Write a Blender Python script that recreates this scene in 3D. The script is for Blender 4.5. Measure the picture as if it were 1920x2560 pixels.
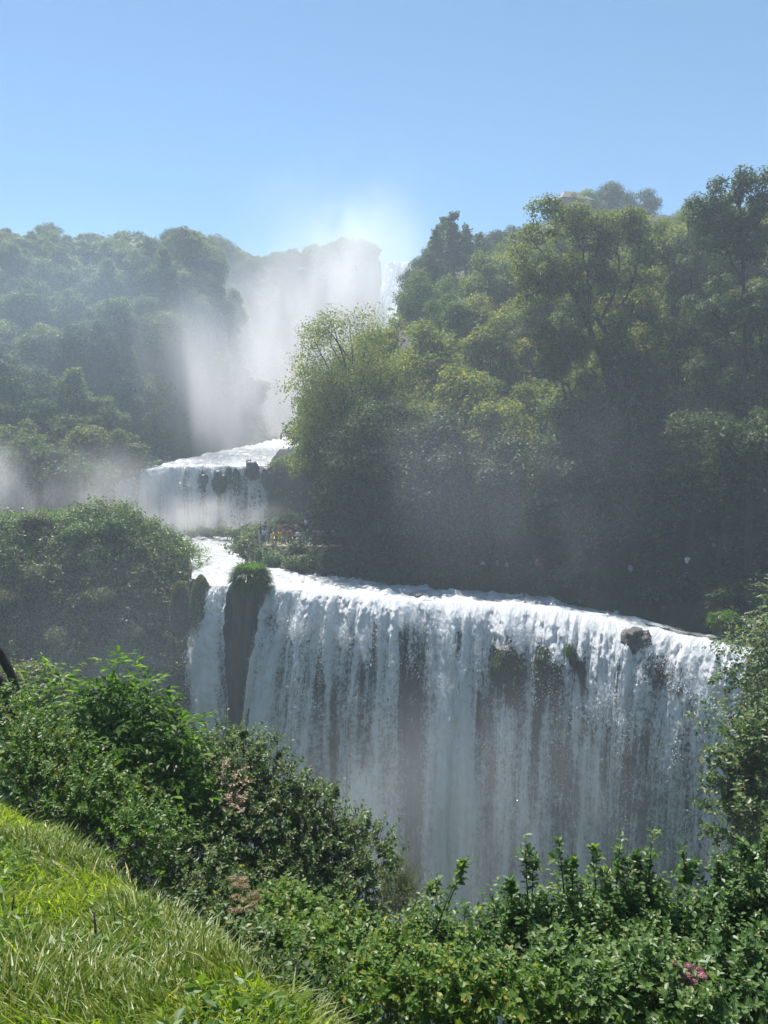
import bpy, math, random
import numpy as np
from mathutils import Vector, Matrix

# ---------------------------------------------------------------- scene, camera, light
S = bpy.context.scene
for o in list(bpy.data.objects): bpy.data.objects.remove(o)
COL = S.collection
PITCH = math.radians(3.85)
FPX = 1934.0
cam = bpy.data.objects.new('camera', bpy.data.cameras.new('camera'))
COL.objects.link(cam)
cam.location = (0, 0, 0)
cam.rotation_euler = (math.radians(90) - PITCH, 0, 0)
cam.data.sensor_fit = 'VERTICAL'; cam.data.sensor_height = 36.0; cam.data.sensor_width = 27.0
cam.data.lens = 36.0 * FPX / 2560.0
cam.data.clip_start = 0.05; cam.data.clip_end = 9000
S.camera = cam

SUN_EL, SUN_AZ = 60.0, -20.0          # azimuth measured from +Y towards +X
w = bpy.data.worlds.new('World'); S.world = w; w.use_nodes = True
nt = w.node_tree
bg = nt.nodes['Background']
sky = nt.nodes.new('ShaderNodeTexSky'); sky.sky_type = 'NISHITA'; sky.sun_disc = False
sky.sun_elevation = math.radians(SUN_EL); sky.sun_rotation = math.radians(SUN_AZ)
sky.altitude = 1500; sky.air_density = 1.0; sky.dust_density = 0.0; sky.ozone_density = 3.0
tint = nt.nodes.new('ShaderNodeMix'); tint.data_type = 'RGBA'; tint.blend_type = 'MULTIPLY'; tint.inputs[0].default_value = 1
nt.links.new(sky.outputs[0], tint.inputs[6]); tint.inputs[7].default_value = (.74, 1.0, 1.02, 1)
nt.links.new(tint.outputs[2], bg.inputs[0]); bg.inputs[1].default_value = 0.066
sd = bpy.data.lights.new('sun', 'SUN'); sd.energy = 5.0; sd.angle = math.radians(0.5); sd.color = (1.0, 0.96, 0.90)
sun = bpy.data.objects.new('sun', sd); COL.objects.link(sun)
_e, _a = math.radians(SUN_EL), math.radians(SUN_AZ)
tosun = Vector((math.cos(_e) * math.sin(_a), math.cos(_e) * math.cos(_a), math.sin(_e)))
sun.rotation_euler = (-tosun).to_track_quat('-Z', 'Y').to_euler()
sun.location = tosun * 300
vs = S.view_settings
S.display_settings.display_device = 'sRGB'
vs.view_transform = 'Standard'; vs.look = 'None'; vs.gamma = 1.0; vs.use_curve_mapping = False
vs.exposure = 1.13
S.render.engine = 'CYCLES'
cy = S.cycles
cy.use_denoising = True
try: cy.denoiser = 'OPENIMAGEDENOISE'
except Exception: pass
cy.max_bounces = 6; cy.diffuse_bounces = 3; cy.glossy_bounces = 2; cy.transmission_bounces = 4
cy.volume_bounces = 2; cy.transparent_max_bounces = 24
cy.sample_clamp_indirect = 6.0; cy.sample_clamp_direct = 0
cy.caustics_reflective = False; cy.caustics_refractive = False
cy.volume_step_rate = 1.0; cy.volume_max_steps = 64
cy.use_adaptive_sampling = True; cy.adaptive_threshold = 0.01

# ---------------------------------------------------------------- helpers
CP, SP = math.cos(PITCH), math.sin(PITCH)
def at(px, py, Y):
    """world point seen at photo pixel (px,py) lying at depth Y"""
    x = (px - 960) / FPX; v = -(py - 1280) / FPX
    dy = CP + v * SP; dz = -SP + v * CP
    k = Y / dy
    return Vector((x * k, Y, dz * k))

def _h(ix, iy, iz, seed):
    with np.errstate(over='ignore'):
        n = (ix.astype(np.int64) * 374761393 + iy.astype(np.int64) * 668265263 + iz.astype(np.int64) * 2147483647 + seed * 1274126177) & 0xffffffff
        n = ((n ^ (n >> 13)) * 1274126177) & 0xffffffff
        n = (n ^ (n >> 16)) & 0xffffffff
    return n.astype(np.float64) / 4294967295.0
def vn(x, y, z=0.0, seed=0):
    x, y, z = np.broadcast_arrays(np.asarray(x, float), np.asarray(y, float), np.asarray(z, float))
    fx, fy, fz = np.floor(x), np.floor(y), np.floor(z)
    tx, ty, tz = x - fx, y - fy, z - fz
    tx = tx * tx * (3 - 2 * tx); ty = ty * ty * (3 - 2 * ty); tz = tz * tz * (3 - 2 * tz)
    ix, iy, iz = fx.astype(np.int64), fy.astype(np.int64), fz.astype(np.int64)
    r = 0
    for a in (0, 1):
        for b in (0, 1):
            for c in (0, 1):
                r = r + _h(ix + a, iy + b, iz + c, seed) * (tx if a else 1 - tx) * (ty if b else 1 - ty) * (tz if c else 1 - tz)
    return r
def fbm(x, y, z=0.0, o=4, seed=0):
    r = 0; a = .5; s = 0
    x = np.asarray(x, float); y = np.asarray(y, float); z = np.asarray(z, float)
    for i in range(o):
        r = r + a * vn(x, y, z, seed + i * 17); s += a; a *= .5
        x = x * 2.03 + 3.1; y = y * 2.03 + 7.7; z = z * 2.03 + 1.3
    return r / s
def sst(e0, e1, x):
    t = np.clip((x - e0) / (e1 - e0), 0, 1); return t * t * (3 - 2 * t)

class MB:
    def __init__(self): self.V = []; self.F = {3: [], 4: []}; self.n = 0
    def add(self, V, F):
        V = np.asarray(V, float).reshape(-1, 3); F = np.asarray(F, np.int64)
        self.V.append(V); self.F[F.shape[1]].append(F + self.n); self.n += len(V)
    def tube(self, pts, rad, sides=6):
        P = np.array([tuple(p) for p in pts], float); R = np.asarray(rad, float)
        T = np.gradient(P, axis=0); T /= np.linalg.norm(T, axis=1)[:, None] + 1e-9
        ref = np.array([0, 0, 1.]) if abs(T[:, 2]).mean() < .8 else np.array([1., 0, 0])
        A = np.cross(T, ref); A /= np.linalg.norm(A, axis=1)[:, None] + 1e-9; B = np.cross(T, A)
        an = np.arange(sides) * 2 * math.pi / sides
        V = P[:, None] + R[:, None, None] * (np.cos(an)[None, :, None] * A[:, None] + np.sin(an)[None, :, None] * B[:, None])
        n = len(P); i = np.arange(n - 1)[:, None] * sides; j = np.arange(sides)[None]; k = (j + 1) % sides
        F = np.stack([i + j, i + k, i + sides + k, i + sides + j], -1).reshape(-1, 4)
        self.add(V.reshape(-1, 3), F)
    def box(self, c, s, rot=None):
        x, y, z = [q / 2 for q in s]
        V = np.array([(-x,-y,-z),(x,-y,-z),(x,y,-z),(-x,y,-z),(-x,-y,z),(x,-y,z),(x,y,z),(-x,y,z)], float)
        if rot is not None: V = V @ np.array(rot).T
        self.add(V + np.array(tuple(c)), [(0,3,2,1),(4,5,6,7),(0,1,5,4),(1,2,6,5),(2,3,7,6),(3,0,4,7)])
    def ell(self, c, r, seg=10, rings=7, amp=0.0, seed=0, freq=1.0, rot=None):
        th = np.linspace(0, math.pi, rings)[:, None]; ph = (np.arange(seg) * 2 * math.pi / seg)[None]
        D = np.stack([np.sin(th) * np.cos(ph), np.sin(th) * np.sin(ph), np.cos(th) + 0 * ph], -1).reshape(-1, 3)
        m = 1 + amp * (fbm(D[:, 0] * freq + 9, D[:, 1] * freq + 5, D[:, 2] * freq + seed, 3, seed) - .5) * 2
        V = D * m[:, None] * np.array(r)
        if rot is not None: V = V @ np.array(rot).T
        i = np.arange(rings - 1)[:, None] * seg; j = np.arange(seg)[None]; k = (j + 1) % seg
        self.add(V + np.array(tuple(c)), np.stack([i + j, i + seg + j, i + seg + k, i + k], -1).reshape(-1, 4))
    def mesh(self, name, mat, smooth=False):
        V = np.concatenate(self.V) if self.V else np.zeros((0, 3))
        f3 = np.concatenate(self.F[3]) if self.F[3] else np.zeros((0, 3), int)
        f4 = np.concatenate(self.F[4]) if self.F[4] else np.zeros((0, 4), int)
        me = bpy.data.meshes.new(name)
        me.vertices.add(len(V)); me.vertices.foreach_set('co', V.astype(np.float32).ravel())
        L = np.concatenate([f3.ravel(), f4.ravel()]).astype(np.int32)
        me.loops.add(len(L)); me.loops.foreach_set('vertex_index', L)
        nf = len(f3) + len(f4); me.polygons.add(nf)
        st = np.concatenate([np.arange(len(f3)) * 3, len(f3) * 3 + np.arange(len(f4)) * 4]).astype(np.int32)
        me.polygons.foreach_set('loop_start', st)
        me.polygons.foreach_set('use_smooth', np.full(nf, smooth, bool))
        me.update(calc_edges=True); me.validate()
        if mat is not None: me.materials.append(mat)
        return me
    def build(self, name, mat, parent=None, smooth=False):
        return link(name, self.mesh(name, mat, smooth), parent)

def link(name, me, parent=None):
    o = bpy.data.objects.new(name, me); COL.objects.link(o)
    if parent is not None: o.parent = parent
    return o
def tag(o, label=None, cat=None, group=None, kind=None):
    if label: o['label'] = label
    if cat: o['category'] = cat
    if group: o['group'] = group
    if kind: o['kind'] = kind
    return o
def empty(name, loc, label, cat, group=None, rz=0):
    o = bpy.data.objects.new(name, None); COL.objects.link(o); o.location = loc; o.rotation_euler = (0, 0, rz)
    o.empty_display_size = .2
    return tag(o, label, cat, group)
KIDS = {}
def copy_tree(root):
    c = root.copy(); COL.objects.link(c)
    for k in ('label', 'group', 'category'):
        if k in root: c[k] = root[k]
    for ch in KIDS.get(root.name, [x for x in bpy.data.objects if x.parent == root]):
        d = ch.copy(); COL.objects.link(d); d.parent = c
    return c
def grid_faces(nu, nv):
    i = np.arange(nu - 1)[:, None]; j = np.arange(nv - 1)[None]
    a = i * nv + j
    return np.stack([a, a + nv, a + nv + 1, a + 1], -1).reshape(-1, 4)
def struct(name, V, F, mat, smooth=True, kind='structure'):
    m = MB(); m.add(V, F); o = m.build(name, mat, None, smooth); o['kind'] = kind; return o
def attr(o, name, vals):
    a = o.data.attributes.new(name, 'FLOAT', 'POINT'); a.data.foreach_set('value', np.asarray(vals, np.float32).ravel())

# ---------------------------------------------------------------- materials
def newmat(name):
    m = bpy.data.materials.new(name); m.use_nodes = True; m.node_tree.nodes.clear()
    return m, m.node_tree.nodes, m.node_tree.links
def N(n, t, **kw):
    x = n.new(t)
    for k, v in kw.items(): setattr(x, k, v)
    return x
def leaf_mat(name, c1, c2, c3=None, trans=.38, rough=.42, spec=.5, tcol=None, vary=.25):
    m, n, l = newmat(name)
    out = N(n, 'ShaderNodeOutputMaterial')
    g = N(n, 'ShaderNodeNewGeometry'); oi = N(n, 'ShaderNodeObjectInfo')
    ramp = N(n, 'ShaderNodeValToRGB'); e = ramp.color_ramp.elements
    e[0].color = (*c1, 1); e[1].color = (*c2, 1); e[1].position = .85 if c3 else 1
    if c3: x = e.new(.96); x.color = (*c3, 1)
    l.new(g.outputs['Random Per Island'], ramp.inputs[0])
    hs = N(n, 'ShaderNodeHueSaturation'); l.new(ramp.outputs[0], hs.inputs['Color'])
    mr = N(n, 'ShaderNodeMapRange'); mr.inputs[3].default_value = 1 - vary; mr.inputs[4].default_value = 1 + vary
    l.new(oi.outputs['Random'], mr.inputs[0]); l.new(mr.outputs[0], hs.inputs['Value'])
    mh = N(n, 'ShaderNodeMath', operation='MULTIPLY_ADD'); mh.inputs[1].default_value = -.05 * vary * 4; mh.inputs[2].default_value = .5 + .025 * vary * 4
    l.new(oi.outputs['Random'], mh.inputs[0]); l.new(mh.outputs[0], hs.inputs['Hue'])
    p = N(n, 'ShaderNodeBsdfPrincipled'); p.inputs['Roughness'].default_value = rough
    p.inputs['Specular IOR Level'].default_value = spec
    l.new(hs.outputs[0], p.inputs['Base Color'])
    t = N(n, 'ShaderNodeBsdfTranslucent')
    tc = N(n, 'ShaderNodeMix', data_type='RGBA', blend_type='MULTIPLY'); tc.inputs[0].default_value = 1
    l.new(hs.outputs[0], tc.inputs[6]); tc.inputs[7].default_value = (*(tcol or (1.6, 1.75, .7)), 1)
    l.new(tc.outputs[2], t.inputs[0])
    mx = N(n, 'ShaderNodeMixShader'); mx.inputs[0].default_value = trans
    l.new(p.outputs[0], mx.inputs[1]); l.new(t.outputs[0], mx.inputs[2]); l.new(mx.outputs[0], out.inputs[0])
    return m
def rough_mat(name, c1, c2, scale=1.0, bump=.3, rough=.85, spec=.3, c3=None, stretch=(1, 1, 1)):
    m, n, l = newmat(name)
    out = N(n, 'ShaderNodeOutputMaterial'); p = N(n, 'ShaderNodeBsdfPrincipled')
    tc = N(n, 'ShaderNodeTexCoord'); mp = N(n, 'ShaderNodeMapping'); mp.inputs['Scale'].default_value = stretch
    l.new(tc.outputs['Object'], mp.inputs[0])
    t = N(n, 'ShaderNodeTexNoise'); t.inputs['Scale'].default_value = scale; t.inputs['Detail'].default_value = 8; t.inputs['Roughness'].default_value = .65
    l.new(mp.outputs[0], t.inputs[0])
    r = N(n, 'ShaderNodeValToRGB'); e = r.color_ramp.elements; e[0].position = .3; e[1].position = .7
    e[0].color = (*c1, 1); e[1].color = (*c2, 1)
    if c3: x = e.new(.5); x.color = (*c3, 1)
    l.new(t.outputs[0], r.inputs[0]); l.new(r.outputs[0], p.inputs['Base Color'])
    p.inputs['Roughness'].default_value = rough; p.inputs['Specular IOR Level'].default_value = spec
    b = N(n, 'ShaderNodeBump'); b.inputs['Strength'].default_value = bump; b.inputs['Distance'].default_value = .3
    l.new(t.outputs[0], b.inputs['Height']); l.new(b.outputs[0], p.inputs['Normal'])
    l.new(p.outputs[0], out.inputs[0])
    return m
def plain(name, c, rough=.7, spec=.3):
    m, n, l = newmat(name); out = N(n, 'ShaderNodeOutputMaterial'); p = N(n, 'ShaderNodeBsdfPrincipled')
    tc = N(n, 'ShaderNodeTexCoord'); t = N(n, 'ShaderNodeTexNoise'); t.inputs['Scale'].default_value = 9
    l.new(tc.outputs['Object'], t.inputs[0])
    mr = N(n, 'ShaderNodeMapRange'); mr.inputs[3].default_value = .75; mr.inputs[4].default_value = 1.2; l.new(t.outputs[0], mr.inputs[0])
    mx = N(n, 'ShaderNodeMix', data_type='RGBA', blend_type='MULTIPLY'); mx.inputs[0].default_value = 1; mx.inputs[6].default_value = (*c, 1)
    l.new(mr.outputs[0], mx.inputs[7]); l.new(mx.outputs[2], p.inputs['Base Color'])
    p.inputs['Roughness'].default_value = rough; p.inputs['Specular IOR Level'].default_value = spec
    l.new(p.outputs[0], out.inputs[0]); return m

M = {}
M['far'] = leaf_mat('far_foliage', (0.034, .060, .021), (0.093, .132, .039), (0.150, .172, .052), trans=.4, rough=.55, spec=.22, vary=.4)
M['mid'] = leaf_mat('tree_foliage', (0.048, .078, .016), (0.132, .168, .031), (0.240, .235, .045), trans=.48, rough=.55, spec=.22, vary=.35)
M['mid_yellow'] = leaf_mat('yellowing_foliage', (0.058, .085, .014), (0.140, .165, .026), (0.271, .21, .03), trans=.48, rough=.55, spec=.22)
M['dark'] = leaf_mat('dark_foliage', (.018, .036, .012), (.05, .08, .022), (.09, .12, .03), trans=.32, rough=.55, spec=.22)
M['poplar'] = leaf_mat('poplar_foliage', (.039, .072, .026), (.111, .143, .058), (.169, .195, .078), trans=.3, rough=.55, spec=.25)
M['elder'] = leaf_mat('elder_foliage', (.046, .106, .014), (.102, .186, .024), (.156, .240, .036), trans=.46, rough=.46, spec=.36, vary=.1)
M['bramble'] = leaf_mat('bramble_foliage', (.048, .114, .014), (.120, .204, .026), (.264, .240, .036), trans=.45, rough=.46, spec=.36, vary=.1)
M['thicket'] = leaf_mat('thicket_foliage', (.032, .072, .017), (.094, .157, .036), (.203, .189, .072), trans=.36, rough=.46, spec=.36, vary=.1)
M['hedge'] = leaf_mat('hedge_foliage', (.046, .104, .022), (.115, .190, .046), (.21, .25, .09), trans=.42, rough=.44, spec=.4, vary=.1)
M['olive'] = leaf_mat('olive_foliage', (.06, .085, .02), (.12, .14, .03), (.2, .18, .05), trans=.4, rough=.45, vary=.1)
M['cover'] = leaf_mat('cover_foliage', (0.042, .072, .016), (0.110, .145, .03), (0.187, .19, .06), trans=.36, rough=.46, spec=.36, vary=.1)
M['fern'] = leaf_mat('fern_foliage', (.04, .10, .014), (.10, .17, .025), (.16, .2, .04), trans=.45, rough=.4, vary=.1)
M['grass'] = leaf_mat('grass_blades', (.085, .137, .014), (.178, .238, .022), (.35, .33, .09), trans=.50, rough=.40, spec=.42, vary=.0)
M['umbel'] = leaf_mat('dried_umbel', (.20, .14, .09), (.38, .30, .21), None, trans=.2, rough=.8, vary=.05)
M['pink'] = leaf_mat('pink_bloom', (.32, .13, .15), (.50, .26, .27), None, trans=.25, rough=.7, tcol=(1, 1, 1), vary=.05)
M['yellowflower'] = plain('yellow_petal', (.75, .45, .03))
M['bark'] = rough_mat('bark', (.018, .014, .010), (.07, .058, .045), 3.0, .5, stretch=(2, 2, .5))
M['stem'] = rough_mat('green_stem', (.03, .035, .015), (.08, .075, .035), 6.0, .2)
M['soil'] = rough_mat('forest_soil', (.018, .022, .010), (.05, .055, .022), .5, .6)
M['turf'] = rough_mat('turf_soil', (.02, .03, .010), (.06, .075, .02), 5, .5)
M['rock'] = rough_mat('wet_tufa_rock', (.025, .022, .020), (.085, .072, .062), .9, .9, rough=.5, spec=.5, c3=(.045, .04, .037), stretch=(1.2, 1.2, .35))
M['stone'] = rough_mat('dark_stone', (.02, .018, .017), (.09, .075, .065), 2.2, .9, rough=.45, spec=.5)
M['wood'] = plain('dark_rail_wood', (.045, .03, .024))
M['palewood'] = plain('pale_post', (.45, .42, .4))
M['sand'] = rough_mat('pale_gravel', (.26, .22, .17), (.42, .36, .28), 3, .3)
M['dryturf'] = rough_mat('dry_bank', (.07, .06, .028), (.15, .12, .065), 1.2, .5, c3=(.09, .10, .03))
M['roof'] = plain('grey_brown_roof', (.09, .075, .07)); M['wall'] = plain('ochre_wall', (.24, .18, .13))
M['skin'] = plain('skin', (.42, .25, .18), .5)
M['hair'] = plain('dark_hair', (.02, .015, .012), .5)

def water_mat(name, curtain=False, base=(.88, .90, .92)):
    m, n, l = newmat(name)
    out = N(n, 'ShaderNodeOutputMaterial')
    p = N(n, 'ShaderNodeBsdfPrincipled'); p.inputs['Roughness'].default_value = .32; p.inputs['Specular IOR Level'].default_value = .5
    tr = N(n, 'ShaderNodeBsdfTranslucent'); tr.inputs[0].default_value = (.8, .84, .88, 1)
    mx = N(n, 'ShaderNodeMixShader'); mx.inputs[0].default_value = .35
    geo = N(n, 'ShaderNodeNewGeometry')
    cr = N(n, 'ShaderNodeValToRGB'); e = cr.color_ramp.elements
    cr_in = None
    if curtain:
        uv = N(n, 'ShaderNodeUVMap'); 
        m1 = N(n, 'ShaderNodeMapping'); m1.inputs['Scale'].default_value = (2.4, .16, 1)
        m2 = N(n, 'ShaderNodeMapping'); m2.inputs['Scale'].default_value = (1.7, 1.05, 1)
        m3 = N(n, 'ShaderNodeMapping'); m3.inputs['Scale'].default_value = (1.0, 1.0, 1)
        t = []
        for mp, sc, det, dist in ((m1, 1.6, 6, .4), (m2, 1.5, 7, 1.6), (m3, 1.1, 4, .6)):
            l.new(uv.outputs[0], mp.inputs[0])
            q = N(n, 'ShaderNodeTexNoise'); q.inputs['Scale'].default_value = sc; q.inputs['Detail'].default_value = det
            q.inputs['Roughness'].default_value = .68; q.inputs['Distortion'].default_value = dist
            l.new(mp.outputs[0], q.inputs[0]); t.append(q)
        ad = N(n, 'ShaderNodeAttribute', attribute_name='dens'); af = N(n, 'ShaderNodeAttribute', attribute_name='froth')
        # val = dens + (streak-.5)*ws + (froth-.5)*f
        def ma(op, a, b, c=None):
            x = N(n, 'ShaderNodeMath', operation=op)
            for i, v in enumerate((a, b, c)):
                if v is None: continue
                if isinstance(v, (int, float)): x.inputs[i].default_value = v
                else: l.new(v, x.inputs[i])
            return x.outputs[0]
        s1 = ma('MULTIPLY', ma('SUBTRACT', t[0].outputs[0], .5), ma('MULTIPLY_ADD', af.outputs['Fac'], 1.3, .6))
        s2 = ma('MULTIPLY', ma('SUBTRACT', t[1].outputs[0], .5), ma('MULTIPLY', af.outputs['Fac'], 3.6))
        s3 = ma('MULTIPLY', ma('SUBTRACT', t[2].outputs[0], .5), .5)
        val = ma('ADD', ma('ADD', ad.outputs['Fac'], s1), ma('ADD', s2, s3))
        mr = N(n, 'ShaderNodeMapRange', interpolation_type='SMOOTHSTEP'); mr.inputs[1].default_value = 0.05; mr.inputs[2].default_value = 1.0
        l.new(val, mr.inputs[0])
        e[0].color = (.50, .55, .60, 1); e[1].color = (*base, 1); e[0].position = .1; e[1].position = .7
        l.new(val, cr.inputs[0])
        bumpsrc = val
    else:
        tc = N(n, 'ShaderNodeTexCoord')
        q = N(n, 'ShaderNodeTexNoise'); q.inputs['Scale'].default_value = 1.3; q.inputs['Detail'].default_value = 9; q.inputs['Roughness'].default_value = .7; q.inputs['Distortion'].default_value = 1.0
        l.new(tc.outputs['Object'], q.inputs[0])
        e[0].color = (.34, .36, .36, 1); e[1].color = (*base, 1); e[0].position = .38; e[1].position = .60
        l.new(q.outputs[0], cr.inputs[0]); bumpsrc = q.outputs[0]
    b = N(n, 'ShaderNodeBump'); b.inputs['Strength'].default_value = .7; b.inputs['Distance'].default_value = .12
    l.new(bumpsrc, b.inputs['Height'])
    l.new(cr.outputs[0], p.inputs['Base Color']); l.new(b.outputs[0], p.inputs['Normal'])
    l.new(p.outputs[0], mx.inputs[1]); l.new(tr.outputs[0], mx.inputs[2])
    if curtain:
        tp = N(n, 'ShaderNodeBsdfTransparent'); m4 = N(n, 'ShaderNodeMixShader')
        l.new(mr.outputs[0], m4.inputs[0]); l.new(tp.outputs[0], m4.inputs[1]); l.new(mx.outputs[0], m4.inputs[2])
        l.new(m4.outputs[0], out.inputs[0])
    else: l.new(mx.outputs[0], out.inputs[0])
    return m
M['river'] = water_mat('white_river_water'); M['curtain'] = water_mat('falling_water', True)
M['drop'] = plain('spray_drop', (.9, .92, .94), .3, .6)

def vol_mat(name, dens, color=(1, 1, 1), aniso=.35, noise=None, stretch=(1, 1, 1), edge=(1.0, .25), lo=.35, hi=.75, rot=(0, 0, 0)):
    m, n, l = newmat(name); out = N(n, 'ShaderNodeOutputMaterial')
    v = N(n, 'ShaderNodeVolumePrincipled'); v.inputs['Color'].default_value = (*color, 1); v.inputs['Anisotropy'].default_value = aniso
    v.inputs['Density'].default_value = dens
    l.new(v.outputs[0], out.inputs['Volume'])
    if noise:
        tc = N(n, 'ShaderNodeTexCoord'); ln = N(n, 'ShaderNodeVectorMath', operation='LENGTH'); l.new(tc.outputs['Object'], ln.inputs[0])
        mr = N(n, 'ShaderNodeMapRange', interpolation_type='SMOOTHSTEP'); mr.inputs[1].default_value = edge[0]; mr.inputs[2].default_value = edge[1]
        mr.inputs[3].default_value = 0; mr.inputs[4].default_value = 1
        l.new(ln.outputs['Value'], mr.inputs[0])
        ge = N(n, 'ShaderNodeNewGeometry'); mp = N(n, 'ShaderNodeMapping'); mp.inputs['Scale'].default_value = stretch; mp.inputs['Rotation'].default_value = rot
        l.new(ge.outputs['Position'], mp.inputs[0])
        q = N(n, 'ShaderNodeTexNoise'); q.inputs['Scale'].default_value = noise; q.inputs['Detail'].default_value = 4; q.inputs['Roughness'].default_value = .6; q.inputs['Distortion'].default_value = .4
        l.new(mp.outputs[0], q.inputs[0])
        m2 = N(n, 'ShaderNodeMapRange', interpolation_type='SMOOTHSTEP'); m2.inputs[1].default_value = lo; m2.inputs[2].default_value = hi; l.new(q.outputs[0], m2.inputs[0])
        a = N(n, 'ShaderNodeMath', operation='MULTIPLY'); l.new(mr.outputs[0], a.inputs[0]); l.new(m2.outputs[0], a.inputs[1])
        b = N(n, 'ShaderNodeMath', operation='MULTIPLY'); b.inputs[1].default_value = dens; l.new(a.outputs[0], b.inputs[0])
        l.new(b.outputs[0], v.inputs['Density'])
    return m

# ---------------------------------------------------------------- foliage builders
T_KITE = (np.array([(0, 0, 0), (.36, .5, .10), (0, 1, -.05), (-.36, .5, .10)]), np.array([(0, 1, 2, 3)]))
T_LEAF = (np.array([(0, 0, 0), (.24, .28, .07), (.27, .62, .05), (0, 1, -.08), (-.27, .62, .05), (-.24, .28, .07)]), np.array([(0, 1, 2, 3), (0, 3, 4, 5)]))
T_ELDER = (np.array([(0, 0, 0), (.17, .28, .06), (.18, .6, .04), (0, 1, -.16), (-.18, .6, .04), (-.17, .28, .06)]), np.array([(0, 1, 2, 3), (0, 3, 4, 5)]))
T_NARROW = (np.array([(0, 0, 0), (.13, .3, .04), (.12, .65, .02), (0, 1, -.12), (-.12, .65, .02), (-.13, .3, .04)]), np.array([(0, 1, 2, 3), (0, 3, 4, 5)]))
def leaves(mb, P, D, Nn, size, tmpl):
    """P positions, D along-leaf directions, Nn normals, size per leaf"""
    tv, tf = tmpl
    D = D / (np.linalg.norm(D, axis=1)[:, None] + 1e-9)
    Sd = np.cross(D, Nn); Sd /= np.linalg.norm(Sd, axis=1)[:, None] + 1e-9
    Nn = np.cross(Sd, D)
    s = np.asarray(size).reshape(-1, 1, 1)
    V = P[:, None] + s * (tv[None, :, 0:1] * Sd[:, None] + tv[None, :, 1:2] * D[:, None] + tv[None, :, 2:3] * Nn[:, None])
    F = tf[None] + (np.arange(len(P)) * len(tv))[:, None, None]
    mb.add(V.reshape(-1, 3), F.reshape(-1, tf.shape[1]))
def unit(r, n):
    v = r.normal(size=(n, 3)); return v / np.linalg.norm(v, axis=1)[:, None]
def clumps(mb, r, C, R, total, leaf, tmpl=T_KITE, flat=.9, up=.5, droop=.2):
    C = np.asarray(C, float); R = np.asarray(R, float)
    pr = R ** 2; idx = r.choice(len(C), total, p=pr / pr.sum())
    d = unit(r, total); d[:, 2] = np.where((d[:, 2] < -.2) & (r.random(total) < .6), -d[:, 2], d[:, 2])
    rr = R[idx] * (0.35 + .8 * r.random(total) ** .8)
    # lumpy sub-clusters
    lump = .8 + .45 * vn(d[:, 0] * 2.2 + idx * 3.1, d[:, 1] * 2.2, d[:, 2] * 2.2, 5)
    P = C[idx] + d * (rr * lump)[:, None] * np.array([1, 1, flat])
    nr = d * .7 + np.array([0, 0, up]) + r.normal(size=(total, 3)) * .45
    dr = np.cross(nr, unit(r, total)) + d * .25; dr[:, 2] -= droop
    leaves(mb, P, dr, nr, leaf * (.65 + .7 * r.random(total)), tmpl)

def make_tree(r, H, R, nclump, nleaf, leaf, trunk_r, base=.3, clump=.34, conic=0.0, tmpl=T_KITE, lean=(0, 0), skirt=0.0):
    """returns crown builder and trunk builder, local coords, base at z=0"""
    cr, tk = MB(), MB()
    Rz = H * (1 - base) / 2; zc = H - Rz
    top = np.array([lean[0], lean[1], H * .92])
    nseg = 7; ts = np.linspace(0, 1, nseg)
    path = np.stack([top[0] * ts ** 1.3 + .02 * H * np.sin(ts * 5 + r.random() * 6) * ts, top[1] * ts ** 1.3 + .02 * H * np.cos(ts * 4 + r.random() * 6) * ts, top[2] * ts], 1)
    path[0, 2] = -1.0
    tk.tube(path, trunk_r * (1 - ts * .9), 7)
    C, CR = [], []
    for i in range(nclump):
        d = unit(r, 1)[0]; 
        if d[2] < -.5: d[2] *= .5
        f = (.35 + .65 * r.random() ** .6)
        env = 1 + .35 * (float(vn(d[0] * 1.7 + 4, d[1] * 1.7 + 8, d[2] * 1.7 + R, int(H * 7))) - .5)
        zz = d[2] * Rz * f * env
        hr = R * f * env * (1 - conic * max(0., (zz + Rz) / (2 * Rz)))
        cz = zc + zz
        if skirt and r.random() < skirt: cz = H * (.05 + .3 * r.random()); hr = R * (.4 + .55 * r.random())
        c = np.array([d[0] * hr, d[1] * hr, min(cz, H * .97)]) + np.array([lean[0], lean[1], 0]) * (cz / H) ** 1.3
        rc = R * clump * (.65 + .7 * r.random()) * (1 - .3 * conic)
        C.append(c); CR.append(rc)
        tz = max(.12, min(.85, (c[2] / H) - .12 - .25 * r.random()))
        k = tz * (nseg - 1); k0 = int(k); s = path[k0] * (1 - k + k0) + path[min(k0 + 1, nseg - 1)] * (k - k0)
        m = (s + c) / 2 + np.array([0, 0, -.08 * H * r.random()]) + r.normal(size=3) * .02 * H
        if i % 2 == 0 or nclump < 40:
            tk.tube([s, s * .45 + m * .55, m * .5 + c * .5, c], trunk_r * np.array([.34, .26, .17, .05]), 4)
    clumps(cr, r, C, CR, nleaf, leaf, tmpl)
    return cr, tk

def protos(name, lst, mat, bark='bark'):
    out = []
    for i, kw in enumerate(lst):
        r = np.random.default_rng(kw.pop('seed'))
        mt = kw.pop('mat', mat)
        cr, tk = make_tree(r, **kw)
        out.append((cr.mesh(name + '_crown', M[mt]), tk.mesh(name + '_trunk', M[bark], True)))
    return out
def place(name, proto, loc, rz, s, label, cat, group=None, sz=None):
    e = empty(name, loc, label, cat, group, rz)
    e.scale = (s, s, (sz or s))
    link('crown', proto[0], e); link('trunk', proto[1], e)
    return e

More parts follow.
